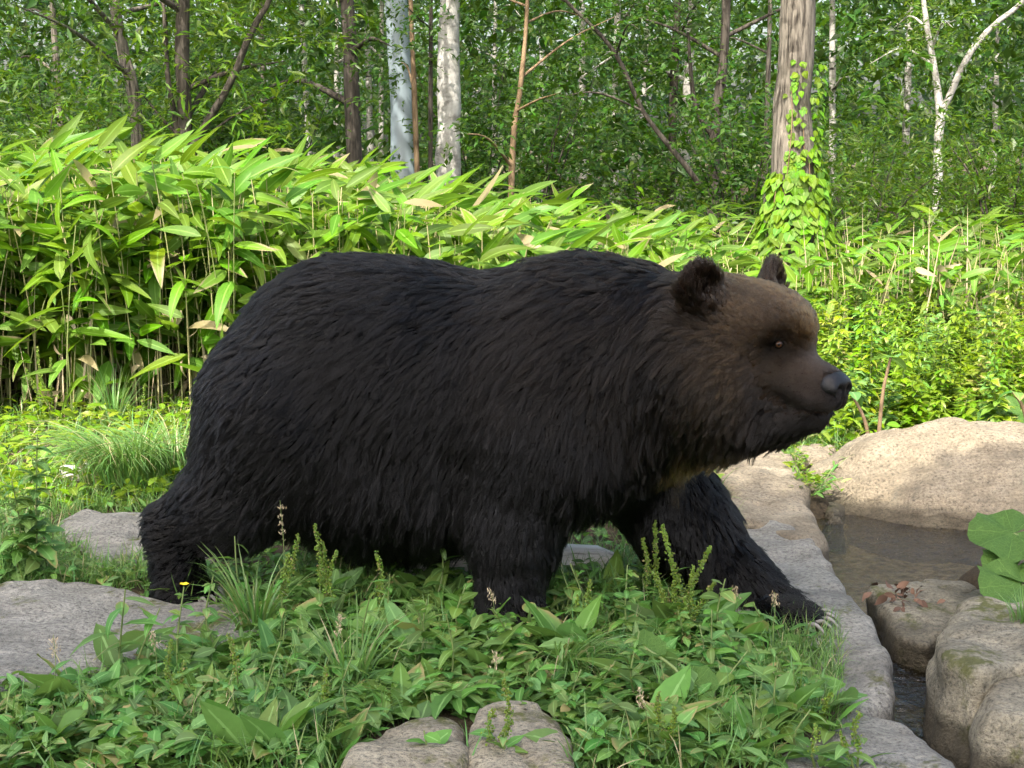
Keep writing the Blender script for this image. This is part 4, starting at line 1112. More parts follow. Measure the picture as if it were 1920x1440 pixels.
# scrub: sunny willow bushes and dark understorey shrubs
def shrub(label, px, Y, h, w, n, leaf, mat, tpl, seed, group=None, name='shrub', stems=6):
    rng = np.random.default_rng(seed)
    base = Vector(((px - CX) / FPX * Y, Y, float(gh((px - CX) / FPX * Y, Y)) - .02))
    t = thing(name, label, 'shrub', base, 0, group)
    sc = Scatter(); tips = []
    for i in range(stems):
        a = rng.uniform(0, 6.28); r = w * rng.uniform(0.3, 0.9)
        p1 = base + Vector((math.cos(a) * r * .45, math.sin(a) * r * .45, h * .55)); p2 = base + Vector((math.cos(a) * r, math.sin(a) * r, h * rng.uniform(.75, 1.05)))
        P = spline([base, p1, p2], 14)
        V, F = tube(P, np.linspace(0.014, 0.003, 14), 6); part_world('stem', mesh_np('stem', V, F, M_BARK_D), t, base)
        tips.append(np.array([tuple(p) for p in P])[4:])
    tips = np.concatenate(tips); tp = tips[rng.integers(0, len(tips), n)] + rng.normal(0, 1, (n, 3)) * np.array([w * .32, w * .32, h * .16])
    sprays(sc, tp, rng.normal(0, 1, (n, 3)) * np.array([1, 1, .6]) + np.array([0, -.2, .3]), rng, 10, 0.28, leaf, tpl)
    part_world('crown', sc.mesh('crown', mat), t, base)
shr = [('sunny yellow-green willow bush behind the bamboo at the clearing edge', 40, 12.0, 1.75, 0.8, 300, 0.10, M_TREELEAF2, LEAF_W), ('sunny willow bush touching the leaning grey trunk', 160, 13.2, 1.7, 0.8, 260, 0.095, M_TREELEAF2, LEAF_W),
       ('leafy willow bush beside the vine-clad trunk', 1620, 13.0, 1.7, 0.9, 330, 0.085, M_TREELEAF2, LEAF_W), ('willow scrub in front of the forked birch', 1740, 14.5, 1.6, 1.0, 330, 0.085, M_TREELEAF2, LEAF_W),
       ('bright willow scrub beyond the forked birch at the wood edge', 1880, 14.0, 1.9, 1.0, 330, 0.085, M_TREELEAF2, LEAF_W), ('dark leafy shrub under the orange-brown sapling', 1005, 17.0, 2.2, 1.0, 280, 0.085, M_TREELEAF, LEAF_S),
       ('dark leafy shrub among the pale birches', 1205, 20.5, 1.5, 1.0, 200, 0.085, M_TREELEAF, LEAF_S), ('leafy shrub behind the white birch', 900, 19.5, 2.4, 1.3, 360, 0.09, M_TREELEAF, LEAF_S),
       ('leafy shrub behind the slanting willow stem', 520, 17.0, 2.3, 1.2, 400, 0.09, M_TREELEAF, LEAF_S), ('dark shrub behind the many-stemmed willow', 380, 16.5, 2.2, 1.2, 360, 0.09, M_TREELEAF, LEAF_S),
       ('shrub beside the dark forked trunk', 1390, 15.5, 1.9, 0.9, 320, 0.08, M_TREELEAF, LEAF_S), ('shrub shading the wood behind the sunny willow bushes', 110, 17.5, 2.4, 1.4, 400, 0.09, M_TREELEAF, LEAF_S), ('willow bush at the far end of the bamboo stand', -260, 13.5, 2.2, 1.3, 420, 0.095, M_TREELEAF2, LEAF_W), ('willow bush past the last bright scrub', 2180, 14.0, 2.0, 1.3, 420, 0.085, M_TREELEAF2, LEAF_W)]
for k, a in enumerate(shr): shrub(*a, seed=400 + k, group='shrubs along the wood edge')
# hanging leaf branches of the trees over the clearing edge, and the deep wood beyond
sc = Scatter(); n = 12500
yy = rf.uniform(20, 46, n); xx = (rf.random(n) * 3700 - 890 - CX) / FPX * yy; zz = rf.random(n) ** 0.9 * 7.5 + 0.2
clus = fbm(np.stack([xx * .55, yy * .3, zz * .7], -1), 3, 3)
keep = clus > -0.45
tips = np.stack([xx, yy, zz], 1)[keep]
sprays(sc, tips, rf.normal(0, 1, (len(tips), 3)), rf, 11, 0.80, 0.22, LEAF_S)
n = 5600
yy = rf.uniform(46, 68, n); xx = (rf.random(n) * 3700 - 890 - CX) / FPX * yy; zz = rf.random(n) * 9.0 + 0.2
sprays(sc, np.stack([xx, yy, zz], 1), rf.normal(0, 1, (n, 3)), rf, 10, 1.3, 0.42, LEAF_S)
wood = obj('far_woodland', sc.mesh('far_woodland', M_TREELEAF)); tag(wood, 'deep green leaves of the wood beyond the birches', kind='stuff')
sc = Scatter(); n = 6800      # unseen canopy added above the trunks to shade and dapple the wood
tips = np.stack([rf.uniform(-12, 12, n), rf.uniform(8.2, 42, n), rf.uniform(6.5, 10, n)], 1)
tips = tips[fbm(tips * 0.45, 2, 12) > -0.02]; n = len(tips)
sprays(sc, tips, rf.normal(0, 1, (n, 3)), rf, 10, 1.1, 0.28, LEAF_S)
tag(obj('shade_canopy_foliage', sc.mesh('shade_canopy_foliage', M_TREELEAF)), 'unseen high leaf canopy added above the trunks to shade the wood', kind='stuff')
# ------------------------------------------------------------------ bamboo thicket and weeds
rb = np.random.default_rng(55)
BLT = [leaf_tpl(0.245, 7, d, f, wv, 0.30, tw, 0.85) for d, f, wv, tw in ((0.15, .22, .0, .1), (0.35, .18, .03, -.2), (0.60, .25, 0, .3), (0.05, .35, .02, 0), (0.25, .12, -.04, .5), (0.85, .2, .03, -.3))]
BLM = [mesh_np('bamboo_leaf', *t[:2], M_BAMBOO, True, {'acr': t[2], 'alo': t[3], 'tint': t[2] * 0}) for t in BLT]
def mat4(R, p, s):
    M = Matrix.Identity(4)
    for i in range(3):
        for j in range(3): M[i][j] = R[i][j] * s
    M.translation = Vector(p)
    return M

def bamboo_shape(h, rng, nleaf, leaf):
    """culm points and leaf frames in plant coordinates"""
    lean = rng.normal(0, 0.10, 2) * h
    pts = [Vector((lean[0] * t * t, lean[1] * t * t, h * t)) for t in (0, 0.35, 0.7, 1.0)]
    lv = []
    for k in range(nleaf):
        s = 1.0 - 0.72 * (k / max(1, nleaf - 1)) ** 1.15 * rng.uniform(0.8, 1.1)
        i = s; p = np.array([lean[0] * i * i, lean[1] * i * i, h * i])
        a = k * 2.4 + rng.uniform(-0.6, 0.6)
        el = rng.uniform(0.05, 0.95) if k < 2 else rng.uniform(-0.6, 0.6)
        d = np.array([math.cos(a) * math.cos(el), math.sin(a) * math.cos(el), math.sin(el)])
        nr = np.array([0, -0.25, 1.0]) + rng.normal(0, 0.5, 3)
        p = p + np.array([math.cos(a), math.sin(a), 0.3]) * rng.uniform(0.0, 0.05)
        lv.append((p, frames(d[None], nr[None])[0], leaf * rng.uniform(0.65, 1.15), int(rng.integers(0, 6))))
    return pts, lv

def bam_height(x, Y):
    u = CX + FPX * x / Y
    return float(np.interp(u, [-200, 150, 350, 560, 760, 900, 1060, 1300, 1500, 1750, 2100], [1.42, 1.45, 1.45, 1.30, 1.20, 1.08, 0.98, 0.82, 0.80, 0.85, 0.9]))
def bam_front(x):
    return float(np.interp(x, [-4, -2.3, -1.5, 0, 1.2, 2.0, 3.5], [8.7, 8.8, 9.0, 9.3, 9.7, 10.2, 10.3]))

spots = []
tries = 0
while len(spots) < 1850 and tries < 20000:
    tries += 1
    Y = 8.4 + 5.2 * rb.random() ** 1.25; u = rb.uniform(-420, 2300); x = (u - CX) / FPX * Y
    if Y < bam_front(x) + rb.normal(0, .12): continue
    if (x - ib.x) ** 2 + (Y - ib.y) ** 2 < 0.14: continue
    if Y > 11.0 and rb.random() < 0.3: continue
    spots.append((Y, x))
spots.sort()
# the plants that show: front row, and the tall heads over it
vis = []
for Y, x in spots:
    vis.append(Y - 0.9 * bam_front(x) + rb.uniform(0, 1.6) + (5 if not -60 < CX + FPX * x / Y < 1980 else 0))
order = np.argsort(vis); single = set(order[:185].tolist())
zones = [(-200, 'sunlit bamboo in front of the sunny willow bush'), (110, 'sunlit bamboo above the sunlit dock'), (230, 'sunlit bamboo in front of the leaning grey trunk'), (310, 'sunlit bamboo in front of the many-stemmed willow'), (420, 'sunlit bamboo beside the bear\'s rump'), (560, 'sunlit bamboo behind the top of the bear\'s rump'), (700, 'sunlit bamboo in front of the steel pole'), (800, 'sunlit bamboo in front of the thick white birch'), (900, 'sunlit bamboo in front of the leaning sapling'), (1020, 'low sunlit bamboo in front of the slim birches'),
         (1160, 'low bamboo behind the bear\'s hump'), (1300, 'low bamboo behind the bear\'s ears'), (1430, 'low bamboo round the foot of the vine-clad trunk'), (1560, 'low bamboo under the willow bush by the vine-clad trunk'), (1680, 'low bamboo under the forked birch'), (1800, 'low bamboo beyond the weeds above the big boulder')]
mass = Scatter(); culms = Scatter()
for i, (Y, x) in enumerate(spots):
    h = bam_height(x, Y) * rb.uniform(0.62, 1.05); z = float(gh(x, Y)) - 0.02
    small = float(np.interp(x, [0.0, 1.6], [1.0, 0.62]))
    nl = int(rb.integers(8, 12)); pts, lv = bamboo_shape(h, rb, nl, 0.335 * small)
    V, F = tube(spline(pts, 7), np.linspace(0.0048, 0.0028, 7), 5, cap=False)
    if i in single:
        u = CX + FPX * x / Y
        lab = [l for v, l in zones if u >= v][-1]
        row = 'front-row ' if Y < bam_front(x) + .35 else 'inner ' if Y < bam_front(x) + .9 else 'back-row '
        hz = h / bam_height(x, Y)
        lab = ('tall ' if hz > .93 else 'short ' if hz < .75 else 'mid-height ') + row + lab
        t = thing('bamboo_plant', lab, 'bamboo', (x, Y, z), 0, 'bamboo plants of the thicket')
        obj('culm', mesh_np('culm', V, F, M_CULM), t)
        for p, R, s, k in lv: obj('leaf', BLM[k], t, mat4(R, p, s))
    else:
        off = np.array([x, Y, z])
        for p, R, s, k in lv: mass.add(BLT[k], (p + off)[None], R[None], np.array([s]), np.array([rb.random()]))
        culms.raw(V + off, F, rb.random())
tag(obj('bamboo_leaves', mass.mesh('bamboo_mass', M_BAMBOO_FAR)), 'dense mass of bamboo leaves filling the thicket behind the bear', kind='stuff')
tag(obj('bamboo_culms', culms.mesh('bamboo_culms', M_CULM)), 'thin bamboo culms standing inside the thicket', kind='stuff')
# dry stalks and dead leaves under the bamboo
sc = Scatter(); n = 800
Yd = rb.uniform(8.8, 11.2, n); u = rb.uniform(-100, 1900, n); xd = (u - CX) / FPX * Yd
ok = Yd > np.array([bam_front(x) for x in xd]) + 0.05
Yd, xd = Yd[ok], xd[ok]; n = len(xd)
d = np.stack([rb.normal(0, .16, n), rb.normal(0, .16, n), np.ones(n)], 1)
sc.add(blade_tpl(0.014, 3, 0.2), np.stack([xd, Yd, gh(xd, Yd)], 1), frames(np.stack([rb.normal(0, 1, n), rb.normal(0, 1, n), rb.normal(0, .15, n)], 1), d), rb.uniform(.35, 1.15, n), rb.random(n))
n = 420; Yd = rb.uniform(8.75, 10.5, n); xd = (rb.uniform(-100, 1900, n) - CX) / FPX * Yd
ok = Yd > np.array([bam_front(x) for x in xd]); Yd, xd = Yd[ok], xd[ok]; n = len(xd)
sc.add(BLT[5], np.stack([xd, Yd, gh(xd, Yd) + rb.uniform(.05, .75, n)], 1), frames(np.stack([rb.normal(0, 1, n), rb.normal(-.3, 1, n), rb.normal(-.6, .3, n)], 1), rb.normal(0, 1, (n, 3)) + np.array([0, -.5, .6])), rb.uniform(.12, .24, n), rb.random(n))
tag(obj('dry_stalks', sc.mesh('dry_stalks', M_DRY)), 'dead straw-coloured stalks and leaves under the bamboo', kind='stuff')

# dark low bamboo in the shade under the trees
sc = Scatter(); n = 7600
yy = rb.uniform(11.5, 24, n); xx = (rb.uniform(-700, 2600, n) - CX) / FPX * yy
zz = gh(xx, yy) + rb.uniform(0.25, 0.95, n)
a = rb.uniform(0, 6.28, n); el = rb.uniform(-.3, .7, n)
sc.add(BLT[1], np.stack([xx, yy, zz], 1), frames(np.stack([np.cos(a) * np.cos(el), np.sin(a) * np.cos(el), np.sin(el)], 1), rb.normal(0, .25, (n, 3)) + np.array([0, 0, 1])), rb.uniform(.16, .28, n), rb.random(n))
tag(obj('undergrowth', sc.mesh('undergrowth', M_BAMBOO_FAR)), 'shaded bamboo undergrowth covering the floor of the wood', kind='stuff')

# ---- weeds
WL = [leaf_tpl(0.36, 6, d, f, wv, .38, tw, .9) for d, f, wv, tw in ((.3, .2, .06, .1), (.6, .25, -.08, -.2), (.15, .3, .1, .3), (.9, .2, .06, 0))]      # dock-like
RL = [leaf_tpl(0.62, 6, d, f, wv, .45, tw, .75) for d, f, wv, tw in ((.3, .15, .06, .1), (.6, .2, -.07, -.2), (.15, .25, .08, .2))]                    # broad oval
NL = [leaf_tpl(0.24, 5, d, .25, .03, .35, tw, .9) for d, tw in ((.3, .1), (.7, -.2), (.1, .3))]                                                            # narrow
SL = [leaf_tpl(0.45, 7, d, .25, .04, .45, tw, .9, 0, 0.12) for d, tw in ((.3, .1), (.6, -.2))]                                                            # toothed
def lmesh(T, mat, nm): return [mesh_np(nm, *t[:2], mat, True, {'acr': t[2], 'alo': t[3], 'tint': t[2] * 0}) for t in T]
WM, RM, NM, SM = lmesh(WL, M_WEED, 'dock_leaf'), lmesh(RL, M_WEED, 'oval_leaf'), lmesh(NL, M_WEED, 'narrow_leaf'), lmesh(SL, M_WEED, 'toothed_leaf')
WMY, RMY, SMY = lmesh(WL, M_WEED_Y, 'sunny_dock_leaf'), lmesh(RL, M_WEED_Y, 'sunny_oval_leaf'), lmesh(SL, M_WEED_Y, 'sunny_toothed_leaf')
KT = [kidney_tpl(4, 26, .22, .07, .5), kidney_tpl(4, 26, .05, .10, .4), kidney_tpl(4, 26, .35, .05, .6)]
KM = lmesh(KT, M_BUTTER, 'butterbur_leaf')
rw = np.random.default_rng(77)
def gz(p): return float(gh(p[0], p[1]))
def place(px, py): p = gpx(px, py, 0.0); return Vector((p.x, p.y, gz(p) - 0.005))

def add_leaf(t, ms, p, a, el, L, rng, name='leaf', nr=None):
    d = np.array([math.cos(a) * math.cos(el), math.sin(a) * math.cos(el), math.sin(el)])
    n_ = (np.array([0, 0, 1.0]) + rng.normal(0, .2, 3)) if nr is None else nr
    return obj(name, ms[int(rng.integers(0, len(ms)))], t, mat4(frames(d[None], n_[None])[0], p, L))

def rosette(name, label, group, base, ms, n, L, rng, el=(0.15, 0.9), cat='plant', stalk=0.0, rz=0.0):
    t = thing(name, label, cat, base, rz, group)
    for k in range(n):
        a = k * 2.4 + rng.uniform(-.5, .5); e = rng.uniform(*el)
        p = np.array([math.cos(a), math.sin(a), 0]) * 0.012
        if stalk:
            q = np.array([math.cos(a) * stalk * .45, math.sin(a) * stalk * .45, stalk * rng.uniform(.6, 1)])
            V, F = tube(spline([Vector(p), Vector((q[0] * .4, q[1] * .4, q[2] * .7)), Vector(q)], 6), np.linspace(.003, .002, 6), 5, cap=False)
            obj('stalk', mesh_np('stalk', V, F, M_STEM), t); p = q; e -= .3
        add_leaf(t, ms, p, a, e, L * rng.uniform(.6, 1.15), rng)
    return t

SEEDT = (np.array([(1, 0, 0), (-.5, .87, 0), (-.5, -.87, 0), (0, 0, 1), (0, 0, -1.0)]), np.array([(0, 1, 3), (1, 2, 3), (2, 0, 3), (1, 0, 4), (2, 1, 4), (0, 2, 4)]), np.zeros(5), np.zeros(5))
def seed_spike(t, a, b, rng, dens=1.0, rad=0.011):
    """whorls of tiny green fruits along a stalk from a to b"""
    P = spline([a, (a + b) / 2 + Vector((rng.normal(0, .008), rng.normal(0, .008), 0)), b], 10)
    V, F = tube(P, np.linspace(.0022, .001, 10), 5, cap=False)
    s_ = obj('seed_stalk', mesh_np('seed_stalk', V, F, M_STEM), t)
    L = (b - a).length; n = int(L * 1050 * dens)
    s = rng.random(n) ** .9; s = np.round(s * L / .014) * .014 / L + rng.normal(0, .02, n); s = np.clip(s, 0, 1)
    C = np.array([tuple(p) for p in P]); idx = s * 9; i0 = np.clip(idx.astype(int), 0, 8); f = (idx - i0)[:, None]
    p = C[i0] * (1 - f) + C[i0 + 1] * f + rng.normal(0, 1, (n, 3)) * rad * (1.15 - .7 * s)[:, None] * .6
    sc = Scatter(); sc.add(SEEDT, p, frames(rand_unit(n, rng), rand_unit(n, rng)), rng.uniform(.0028, .0052, n), rng.random(n))
    h_ = obj('seed_head', sc.mesh('seed_head', M_SEED, False), s_); h_['kind'] = 'stuff'

def dock(label, base_px, tops, nleaf, L, rng, group, ms=None, dens=1.0):
    base = place(*base_px); t = thing('dock_plant', label, 'plant', base, 0, group); ms = ms or WM
    for (tx, ty) in tops:
        tip = pix(tx, ty, base.y + rng.uniform(-.06, .02)) - base
        root = Vector((rng.normal(0, .012), rng.normal(0, .012), 0))
        mid = root.lerp(tip, 0.42) + Vector((rng.normal(0, .01), rng.normal(0, .01), 0))
        V, F = tube(spline([root, root.lerp(mid, .5), mid], 8), np.linspace(.0042, .0026, 8), 6, cap=False)
        obj('stem', mesh_np('stem', V, F, M_STEM), t)
        seed_spike(t, mid, tip, rng, dens)
        for k in range(3):
            p = root.lerp(tip, rng.uniform(.12, .62)); add_leaf(t, ms, np.array(p), rng.uniform(0, 6.28), rng.uniform(.1, .8), L * rng.uniform(.5, .9), rng)
    for k in range(nleaf):
        a = k * 2.4 + rng.uniform(-.5, .5); add_leaf(t, ms, np.array([math.cos(a) * .01, math.sin(a) * .01, .01]), a, rng.uniform(.3, 1.1), L * rng.uniform(.8, 1.3), rng)

G1 = 'dock plants with seed spikes'
dock('tall bushy dock with several seed spikes between the bear\'s front legs', (1272, 1215), [(1332, 1025), (1242, 985), (1300, 1062), (1262, 1090), (1285, 1120), (1340, 1090), (1225, 1070)], 6, .13, rw, G1, dens=1.3)
dock('dark dock spike in shade right behind the bushiest dock', (1215, 1150), [(1228, 978), (1205, 1010)], 4, .12, rw, G1)
dock('dock with paired seed spikes in front of the bear\'s belly', (612, 1190), [(590, 982), (606, 1018), (632, 1032)], 5, .13, rw, G1)
dock('dock with leafy stems rising before the bear\'s hind thigh', (528, 1185), [(560, 1003), (541, 1040)], 5, .13, rw, G1)
dock('single seed spike in front of the dark belly gap', (716, 1190), [(705, 1035)], 4, .11, rw, G1)
dock('small dock beside the gap of the two streamside slabs', (1555, 1385), [(1560, 1300)], 6, .11, rw, G1)
dock('short dock with a bent spike beside the near front paw', (1098, 1200), [(1108, 1088), (1082, 1120)], 5, .12, rw, G1)
dock('slender seed stalk growing in front of the two speckled rocks', (940, 1452), [(944, 1275), (925, 1330), (962, 1350)], 4, .11, rw, G1)
dock('slender dock in front of the broad flat slab', (330, 1370), [(322, 1200), (345, 1240)], 4, .12, rw, G1)
dock('small seed stalk on the low slab by the stream outlet', (1600, 1462), [(1613, 1335), (1575, 1370)], 3, .1, rw, G1)
dock('thin seed stalk at the weedy edge of the low slab', (1535, 1452), [(1530, 1360)], 4, .12, rw, G1)
dock('seed stalks beside the drooping grass tuft', (1250, 1440), [(1236, 1300), (1265, 1330)], 4, .12, rw, G1)
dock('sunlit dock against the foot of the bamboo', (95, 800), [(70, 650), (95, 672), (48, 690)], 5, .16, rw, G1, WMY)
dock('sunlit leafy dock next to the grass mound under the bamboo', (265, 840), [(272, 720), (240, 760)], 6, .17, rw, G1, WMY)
dock('seed stalk beside the drooping clump before the hind paw', (440, 1330), [(428, 1190)], 5, .12, rw, G1)
dock('seed stalk in the weeds in front of the left-over straw by the speckled rock', (600, 1400), [(612, 1250)], 5, .12, rw, G1)

# butterbur
def butterbur(label, base_px, leaves, group='butterbur plants', name='butterbur'):
    base = place(*base_px); t = thing(name, label, 'plant', base, 0, group)
    for (px, py, Yo, r, tx, ty, k) in leaves:
        c = pix(px, py, base.y + Yo) - base
        V, F = tube(spline([Vector((0, 0, 0)), Vector((c.x * .3, c.y * .3, c.z * .7)), c], 8), np.linspace(.006, .004, 8), 7, cap=False)
        obj('stalk', mesh_np('stalk', V, F, M_STEM), t)
        nr = np.array([tx, ty, 1.0]); d = np.array([math.cos(k), math.sin(k), -.15])
        obj('leaf', KM[int(abs(k * 7)) % 3], t, mat4(frames(d[None], nr[None])[0], c, r))
butterbur('big round-leaved butterbur standing above the weeds in front of the far paw', (1300, 1345), [(1290, 1292, 0, .092, .1, -1.1, -.9), (1345, 1345, -.02, .075, .5, -.6, -1.2), (1210, 1215, .12, .06, .1, -.5, .3)])
butterbur('large lobed butterbur leaves hanging over the stream rocks', (2010, 1120), [(1900, 1000, .05, .16, -.35, -.6, 3.6), (1905, 1062, -.05, .13, -.2, -.5, 3.9), (1915, 1098, -.18, .17, -.1, -.9, 4.1), (2000, 1030, 0, .18, .1, -.3, 1)])
butterbur('bright butterbur at the back corner of the big boulder', (1900, 830), [(1880, 795, 0, .15, -.2, -.6, 3.8), (1915, 770, .15, .14, .1, -.7, 4.4)])
butterbur('small round leaves beside the speckled rocks', (735, 1310), [(722, 1290, 0, .034, 0, -.7, 4.5), (800, 1282, 0, .03, .1, -.5, 5.2), (700, 1335, 0, .03, .1, -.5, 3.9)])
butterbur('small round-leaved plant between tuft and big butterbur', (1150, 1330), [(1142, 1318, 0, .032, 0, -.6, 4.6), (1175, 1330, 0, .03, 0, -.6, 5)])
butterbur('round young leaf on the bank below the bear\'s chin', (1500, 862), [(1494, 848, 0, .05, 0, -.6, 4.5)])
# two withered butterbur stalks behind the boulder
for lab, pts in (('withered brown stalk with shrivelled leaf rising behind the muzzle', [(1645, 845), (1655, 740), (1670, 670)]), ('bent withered stalk drooping beside the bear\'s nose', [(1632, 845), (1622, 790), (1595, 735)]), ('withered stalk with torn leaf beyond the big boulder', [(1935, 830), (1920, 770), (1900, 735)])):
    Yw = 7.9; b = pix(*pts[0], Yw); b.z = gz(b)
    t = thing('withered_stalk', lab, 'stalk', b)
    V, F = tube(spline([Vector((0, 0, 0))] + [pix(*p, Yw) - b for p in pts[1:]], 10), np.linspace(.012, .007, 10), 7)
    obj('stem', mesh_np('withered_stem', V, F, M_BARK_O), t)
    tip = pix(*pts[-1], Yw) - b
    for k in range(3): add_leaf(t, RM, np.array(tip), k * 2.2 + .4, -.2 + .4 * k - .3, .12, rw)

# broad-leaved rosettes, scattered over the foreground
def free(px, py, m=0.02):
    p = gpx(px, py, 0.0)
    return not in_rock(p.x, p.y, m)[0] and float(stream_dist(np.array(p.x), np.array(p.y))) > 0.05
def bear_clear(p):
    return True
fg = []
tries = 0
while len(fg) < 215 and tries < 6000:
    tries += 1
    px, py = rw.uniform(-40, 1560), 1105 + 345 * rw.random() ** .9
    if px > 1400 and py < 1150: continue
    if px < 480 and py < 1225: continue
    if not free(px, py, 0.03): continue
    p = gpx(px, py, 0)
    if any((p.x - q.x) ** 2 + (p.y - q.y) ** 2 < 0.0045 for q, *_ in fg): continue
    fg.append((p, px, py))
zone = [(-100, 'in front of the broad flat slab'), (230, 'near the yellow flower'), (420, 'near the arching blue-green tuft'), (580, 'before the bear\'s belly'), (740, 'behind the two speckled rocks'), (880, 'around the near front paw'), (1060, 'beside the drooping grass tuft'), (1180, 'around the big butterbur'), (1330, 'under the bear\'s outstretched paw'), (1450, 'at the edge of the long slab')]
kinds = [('plantain', 'oval-leaved low plantain', RM, 6, .105, (.1, .8), 0.0), ('dock_rosette', 'wavy long-leaved dock rosette', WM, 6, .15, (.3, 1.1), 0.0), ('toothed_weed', 'toothed-leaf weed on thin stalks', SM, 7, .08, (.0, .7), .08), ('narrow_weed', 'narrow-leaved leafy weed', NM, 9, .10, (.2, 1.2), 0.0)]
for i, (p, px, py) in enumerate(fg):
    k = kinds[int(rw.choice(4, p=[.34, .26, .24, .16]))]
    zn = [z for u, z in zone if px >= u][-1]
    big_ = rw.uniform(.7, 1.25)
    rosette(k[0], ('large ' if big_ > 1.05 else 'small ' if big_ < .85 else 'middling ') + k[1] + ' ' + zn, 'low weeds of the foreground', Vector((p.x, p.y, gz(p))), k[2], k[3], k[4] * 1.35 * big_, rw, k[5], 'plant', k[6], rw.uniform(0, 6))
# leafy stems
def leafy_stem(name, label, base_px, top_px, ms, n, L, rng, group=None, Yo=0.0, lo=.1, cat='plant', pal=1):
    base = place(*base_px); t = thing(name, label, cat, base, 0, group)
    tip = pix(*top_px, base.y + Yo) - base
    P = spline([Vector((0, 0, 0)), tip * .5 + Vector((rng.normal(0, .02), rng.normal(0, .02), 0)), tip], 12)
    V, F = tube(P, np.linspace(.004, .002, 12), 6, cap=False); obj('stem', mesh_np('stem', V, F, M_STEM), t)
    for k in range(n):
        s = lo + (1 - lo) * (k + .5) / n; p = P[int(s * 11)]
        a = k * 2.4 + rng.uniform(-.4, .4)
        for j in range(pal):
            add_leaf(t, ms, np.array(p), a + (j - (pal - 1) / 2) * .75, rng.uniform(-.1, .7), L * (1.25 - .75 * s) * rng.uniform(.8, 1.15) * (1 if j == (pal - 1) / 2 else .8), rng)
    return t
for lab, bx, by, ms_, n_, L_ in (('big floppy dock leaves in front of the broad flat slab', 385, 1300, WM, 6, .23), ('large pale dock leaves rising before the bear\'s belly', 660, 1225, WM, 6, .21), ('broad wavy leaves beside the near front paw', 1060, 1225, RM, 6, .17),
        ('long upright dock leaf cluster at the frame of the speckled rock', 500, 1425, WM, 5, .26), ('large oval leaves under the outstretched paw', 1400, 1225, RM, 7, .15), ('big drooping leaves at the edge of the long slab', 1480, 1310, RM, 5, .17),
        ('dark broad plantain with upright leaves near the lower weeds', 60, 1420, RM, 6, .20), ('large toothed leaves between flower and slab', 390, 1245, SM, 7, .15), ('pale broad leaves in shade behind the near front leg', 800, 1120, RM, 7, .16),
        ('long grey-green dock leaves beside the bushiest dock', 1180, 1250, WM, 6, .2), ('broad leaves spilling over the speckled rock', 1080, 1430, RM, 6, .16), ('wide leaves among grass before the far paw', 1390, 1390, RM, 6, .16)):
    rosette('broad_weed', lab, 'large-leaved weeds', place(bx, by), ms_, n_, L_, rw, (.35, 1.25))
leafy_stem('tall_weed', 'tall dark weed with three-part leaves in front of the flat grey slab', (72, 1095), (70, 815), SM, 22, .13, rw, pal=3)
leafy_stem('tall_weed', 'second stem of three-part leaves at the slab beside the tall dark weed', (25, 1100), (22, 900), SM, 16, .13, rw, pal=3)
leafy_stem('knotweed', 'large-leaved weed standing in front of the broad flat slab', (218, 1290), (235, 1105), WM, 9, .20, rw)
leafy_stem('knotweed', 'large-leaved weed with a side stem before the flat slab edge', (238, 1285), (300, 1140), WM, 8, .19, rw)
fl = leafy_stem('yellow_flower', 'small yellow flower on a leafy stem in front of the hind paw', (335, 1290), (345, 1100), SM, 7, .085, rw, pal=3, lo=.35)
ym = NT('yellow_petal'); M_YEL = ym.surf(ym.principled((0.75, 0.55, 0.02), 0.5, 0.3))
PT = leaf_tpl(.8, 3, .1, .1, 0, .6, 0, .6); PMs = [mesh_np('petal', PT[0], PT[1], M_YEL)]
tipf = pix(345, 1097, place(335, 1290).y) - place(335, 1290)
for k in range(5): add_leaf(fl, PMs, np.array(tipf), k * 1.257, .45, .016, rw, 'petal')
leafy_stem('leafy_weed', 'pale leafy weed sprouting over the hind foot beside the flower', (420, 1250), (400, 1080), SM, 8, .085, rw, pal=3)
leafy_stem('leafy_weed', 'drooping weed with dark oval leaves against the hind leg', (470, 1165), (440, 1005), WM, 6, .12, rw)
leafy_stem('leafy_weed', 'young shoot on the speckled rock edge', (790, 1452), (795, 1370), RM, 6, .10, rw)
leafy_stem('leafy_weed', 'upright broad-leaved shoot under the far paw', (1425, 1215), (1412, 1130), RM, 7, .11, rw)
leafy_stem('leafy_weed', 'leafy shoot beside the far paw claws', (1490, 1240), (1520, 1165), RM, 5, .12, rw)
leafy_stem('leafy_weed', 'upright shoot at the edge of the low slab', (1500, 1430), (1520, 1330), WM, 6, .11, rw)
spots2 = []
tries = 0
while len(spots2) < 34 and tries < 2000:
    tries += 1
    px, py = rw.uniform(380, 1470), rw.uniform(1150, 1400)
    if not free(px, py, 0.03) or any(abs(px - a) < 38 and abs(py - b) < 40 for a, b in spots2): continue
    spots2.append((px, py))
for i, (px, py) in enumerate(spots2):
    zn = [z for u, z in zone if px >= u][-1]
    ms_, nm2 = [(WM, 'long-leaved'), (SM, 'toothed-leaved'), (RM, 'oval-leaved'), (NM, 'narrow-leaved')][i % 4]
    hpx = rw.uniform(85, 165)
    leafy_stem('leafy_weed', ('tall ' if hpx > 125 else 'knee-low ') + 'upright ' + nm2 + ' weed stem ' + zn, (px, py), (px + rw.normal(0, 14), py - hpx), ms_, int(7 + hpx / 22), .105 if ms_ is not SM else .08, rw, 'upright leafy weeds of the foreground', pal=3 if ms_ is SM else 1)
